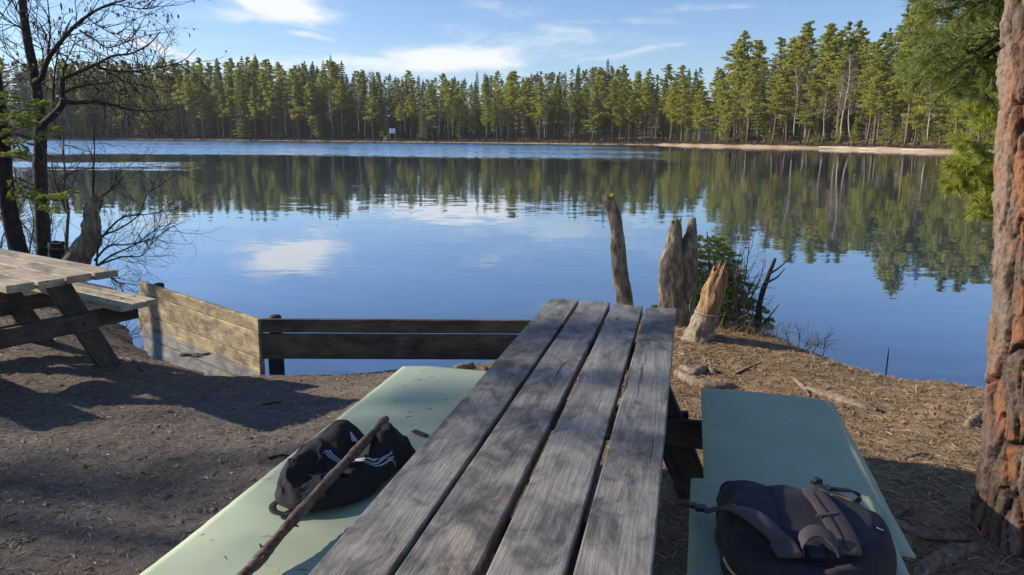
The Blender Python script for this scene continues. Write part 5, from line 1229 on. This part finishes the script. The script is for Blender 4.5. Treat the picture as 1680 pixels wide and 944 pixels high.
# stray needles and a leaf caught in the gaps and on the table
rg = np.random.default_rng(6); n = 150; s = rg.uniform(1.9, 3.5, n); P = np.stack([ST(a, b, .735) for a, b in zip(s, -.03 - .155 - rg.uniform(-.006, .006, n))]); D = np.stack([rg.normal(.25, .4, n), rg.normal(1, .3, n), rg.normal(0, .2, n)], 1)
gate = (np.sin(s * 11) > .1); V, F = tri_blades(P[gate], D[gate], rg.uniform(.015, .04, gate.sum()), .005, 4); tag(obj('gap_litter', mesh('gap_litter', V, F, MAT['litter'])), 'dry needles caught in the gap beside the right table plank', 'litter', None, 'stuff')


# two more alders on the left bank just out of frame; their trunks and twigs shade the barrier and the ground
for x, y, lab, sd in ((-8.6, 8.55, 'bare alder on the left bank just outside the picture', 31), (-8.3, 7.75, 'second bare alder on the left bank just outside the picture', 32)):
    r = root('alder_tree', (x, y, gz(x, y) - .05), lab, 'alder tree'); b = Vector(r.location); t = Twigs(sd); C = spline([b, b + Vector((.1, 0, 1.5)), b + Vector((0, .1, 3)), b + Vector((.15, 0, 5.2))], 6)
    mb = MB(); mb.tube(C, list(np.linspace(.10, .03, len(C))), 9); mb.build('trunk', MAT['alder_bark'], r, True)
    for q in range(22):
        i = int(len(C) * t.r.uniform(.35, .98)); i = min(i, len(C) - 1); t.grow(C[i], Vector((t.r.gauss(0, 1), t.r.gauss(0, 1), t.r.uniform(.2, .9))), t.r.uniform(.6, 1.4), .014, 2, 5, 0, .4)
    tag(t.mb.build('twigs', MAT['twig_bark'], r), kind='stuff')

for x, y, h, lab in ((-19.0, 6.1, 13.0, 'bare birch on the left bank outside the picture, beyond the tables'),):
    far_tree('birch', 0, x, y, h, lab, None, None, 1.3)

# a few fallen needles on the mats
rg = np.random.default_rng(16); n = 110; s = rg.uniform(1.4, 3.2, n); t = np.where(rg.random(n) < .5, rg.uniform(-1.30, -.82, n), rg.uniform(.14, .55, n)); near = s < np.where(t < 0, 2.13, 2.33)
P = np.stack([ST(a, b, BZ + (.0185 if k else .0085)) for a, b, k in zip(s, t, near)]); ang = rg.uniform(0, 6.28, n); D = np.stack([np.cos(ang), np.sin(ang), rg.normal(.03, .05, n)], 1)
V, F = tri_blades(P, D, rg.uniform(.012, .04, n), .003, 9); tag(obj('mat_litter', mesh('mat_litter', V, F, MAT['litter_dark'])), 'a few dry needles fallen on the foam mats', 'litter', None, 'stuff')

# ---------------------------------------------------------------- thin spring haze over the lake
m = bpy.data.materials.new('haze'); m.use_nodes = True; N = NB(m.node_tree)
pv = N.n('ShaderNodeVolumePrincipled', {'Color': (.85, .90, 1.0), 'Density': .00014, 'Anisotropy': .2})
N.nt.links.new(pv.outputs[0], N.n('ShaderNodeOutputMaterial').inputs['Volume'])
mb = MB(); x0, x1, y0, y1, z0, z1 = -760, 760, -160, 1600, -4.0, 60.0
mb.add([(x, y, z) for x in (x0, x1) for y in (y0, y1) for z in (z0, z1)], [(0, 1, 3, 2), (4, 6, 7, 5), (0, 4, 5, 1), (2, 3, 7, 6), (0, 2, 6, 4), (1, 5, 7, 3)])
tag(mb.build('haze', m, None, False, origin=(0, 0, 0)), 'faint haze in the air over the lake', 'haze', None, 'stuff')
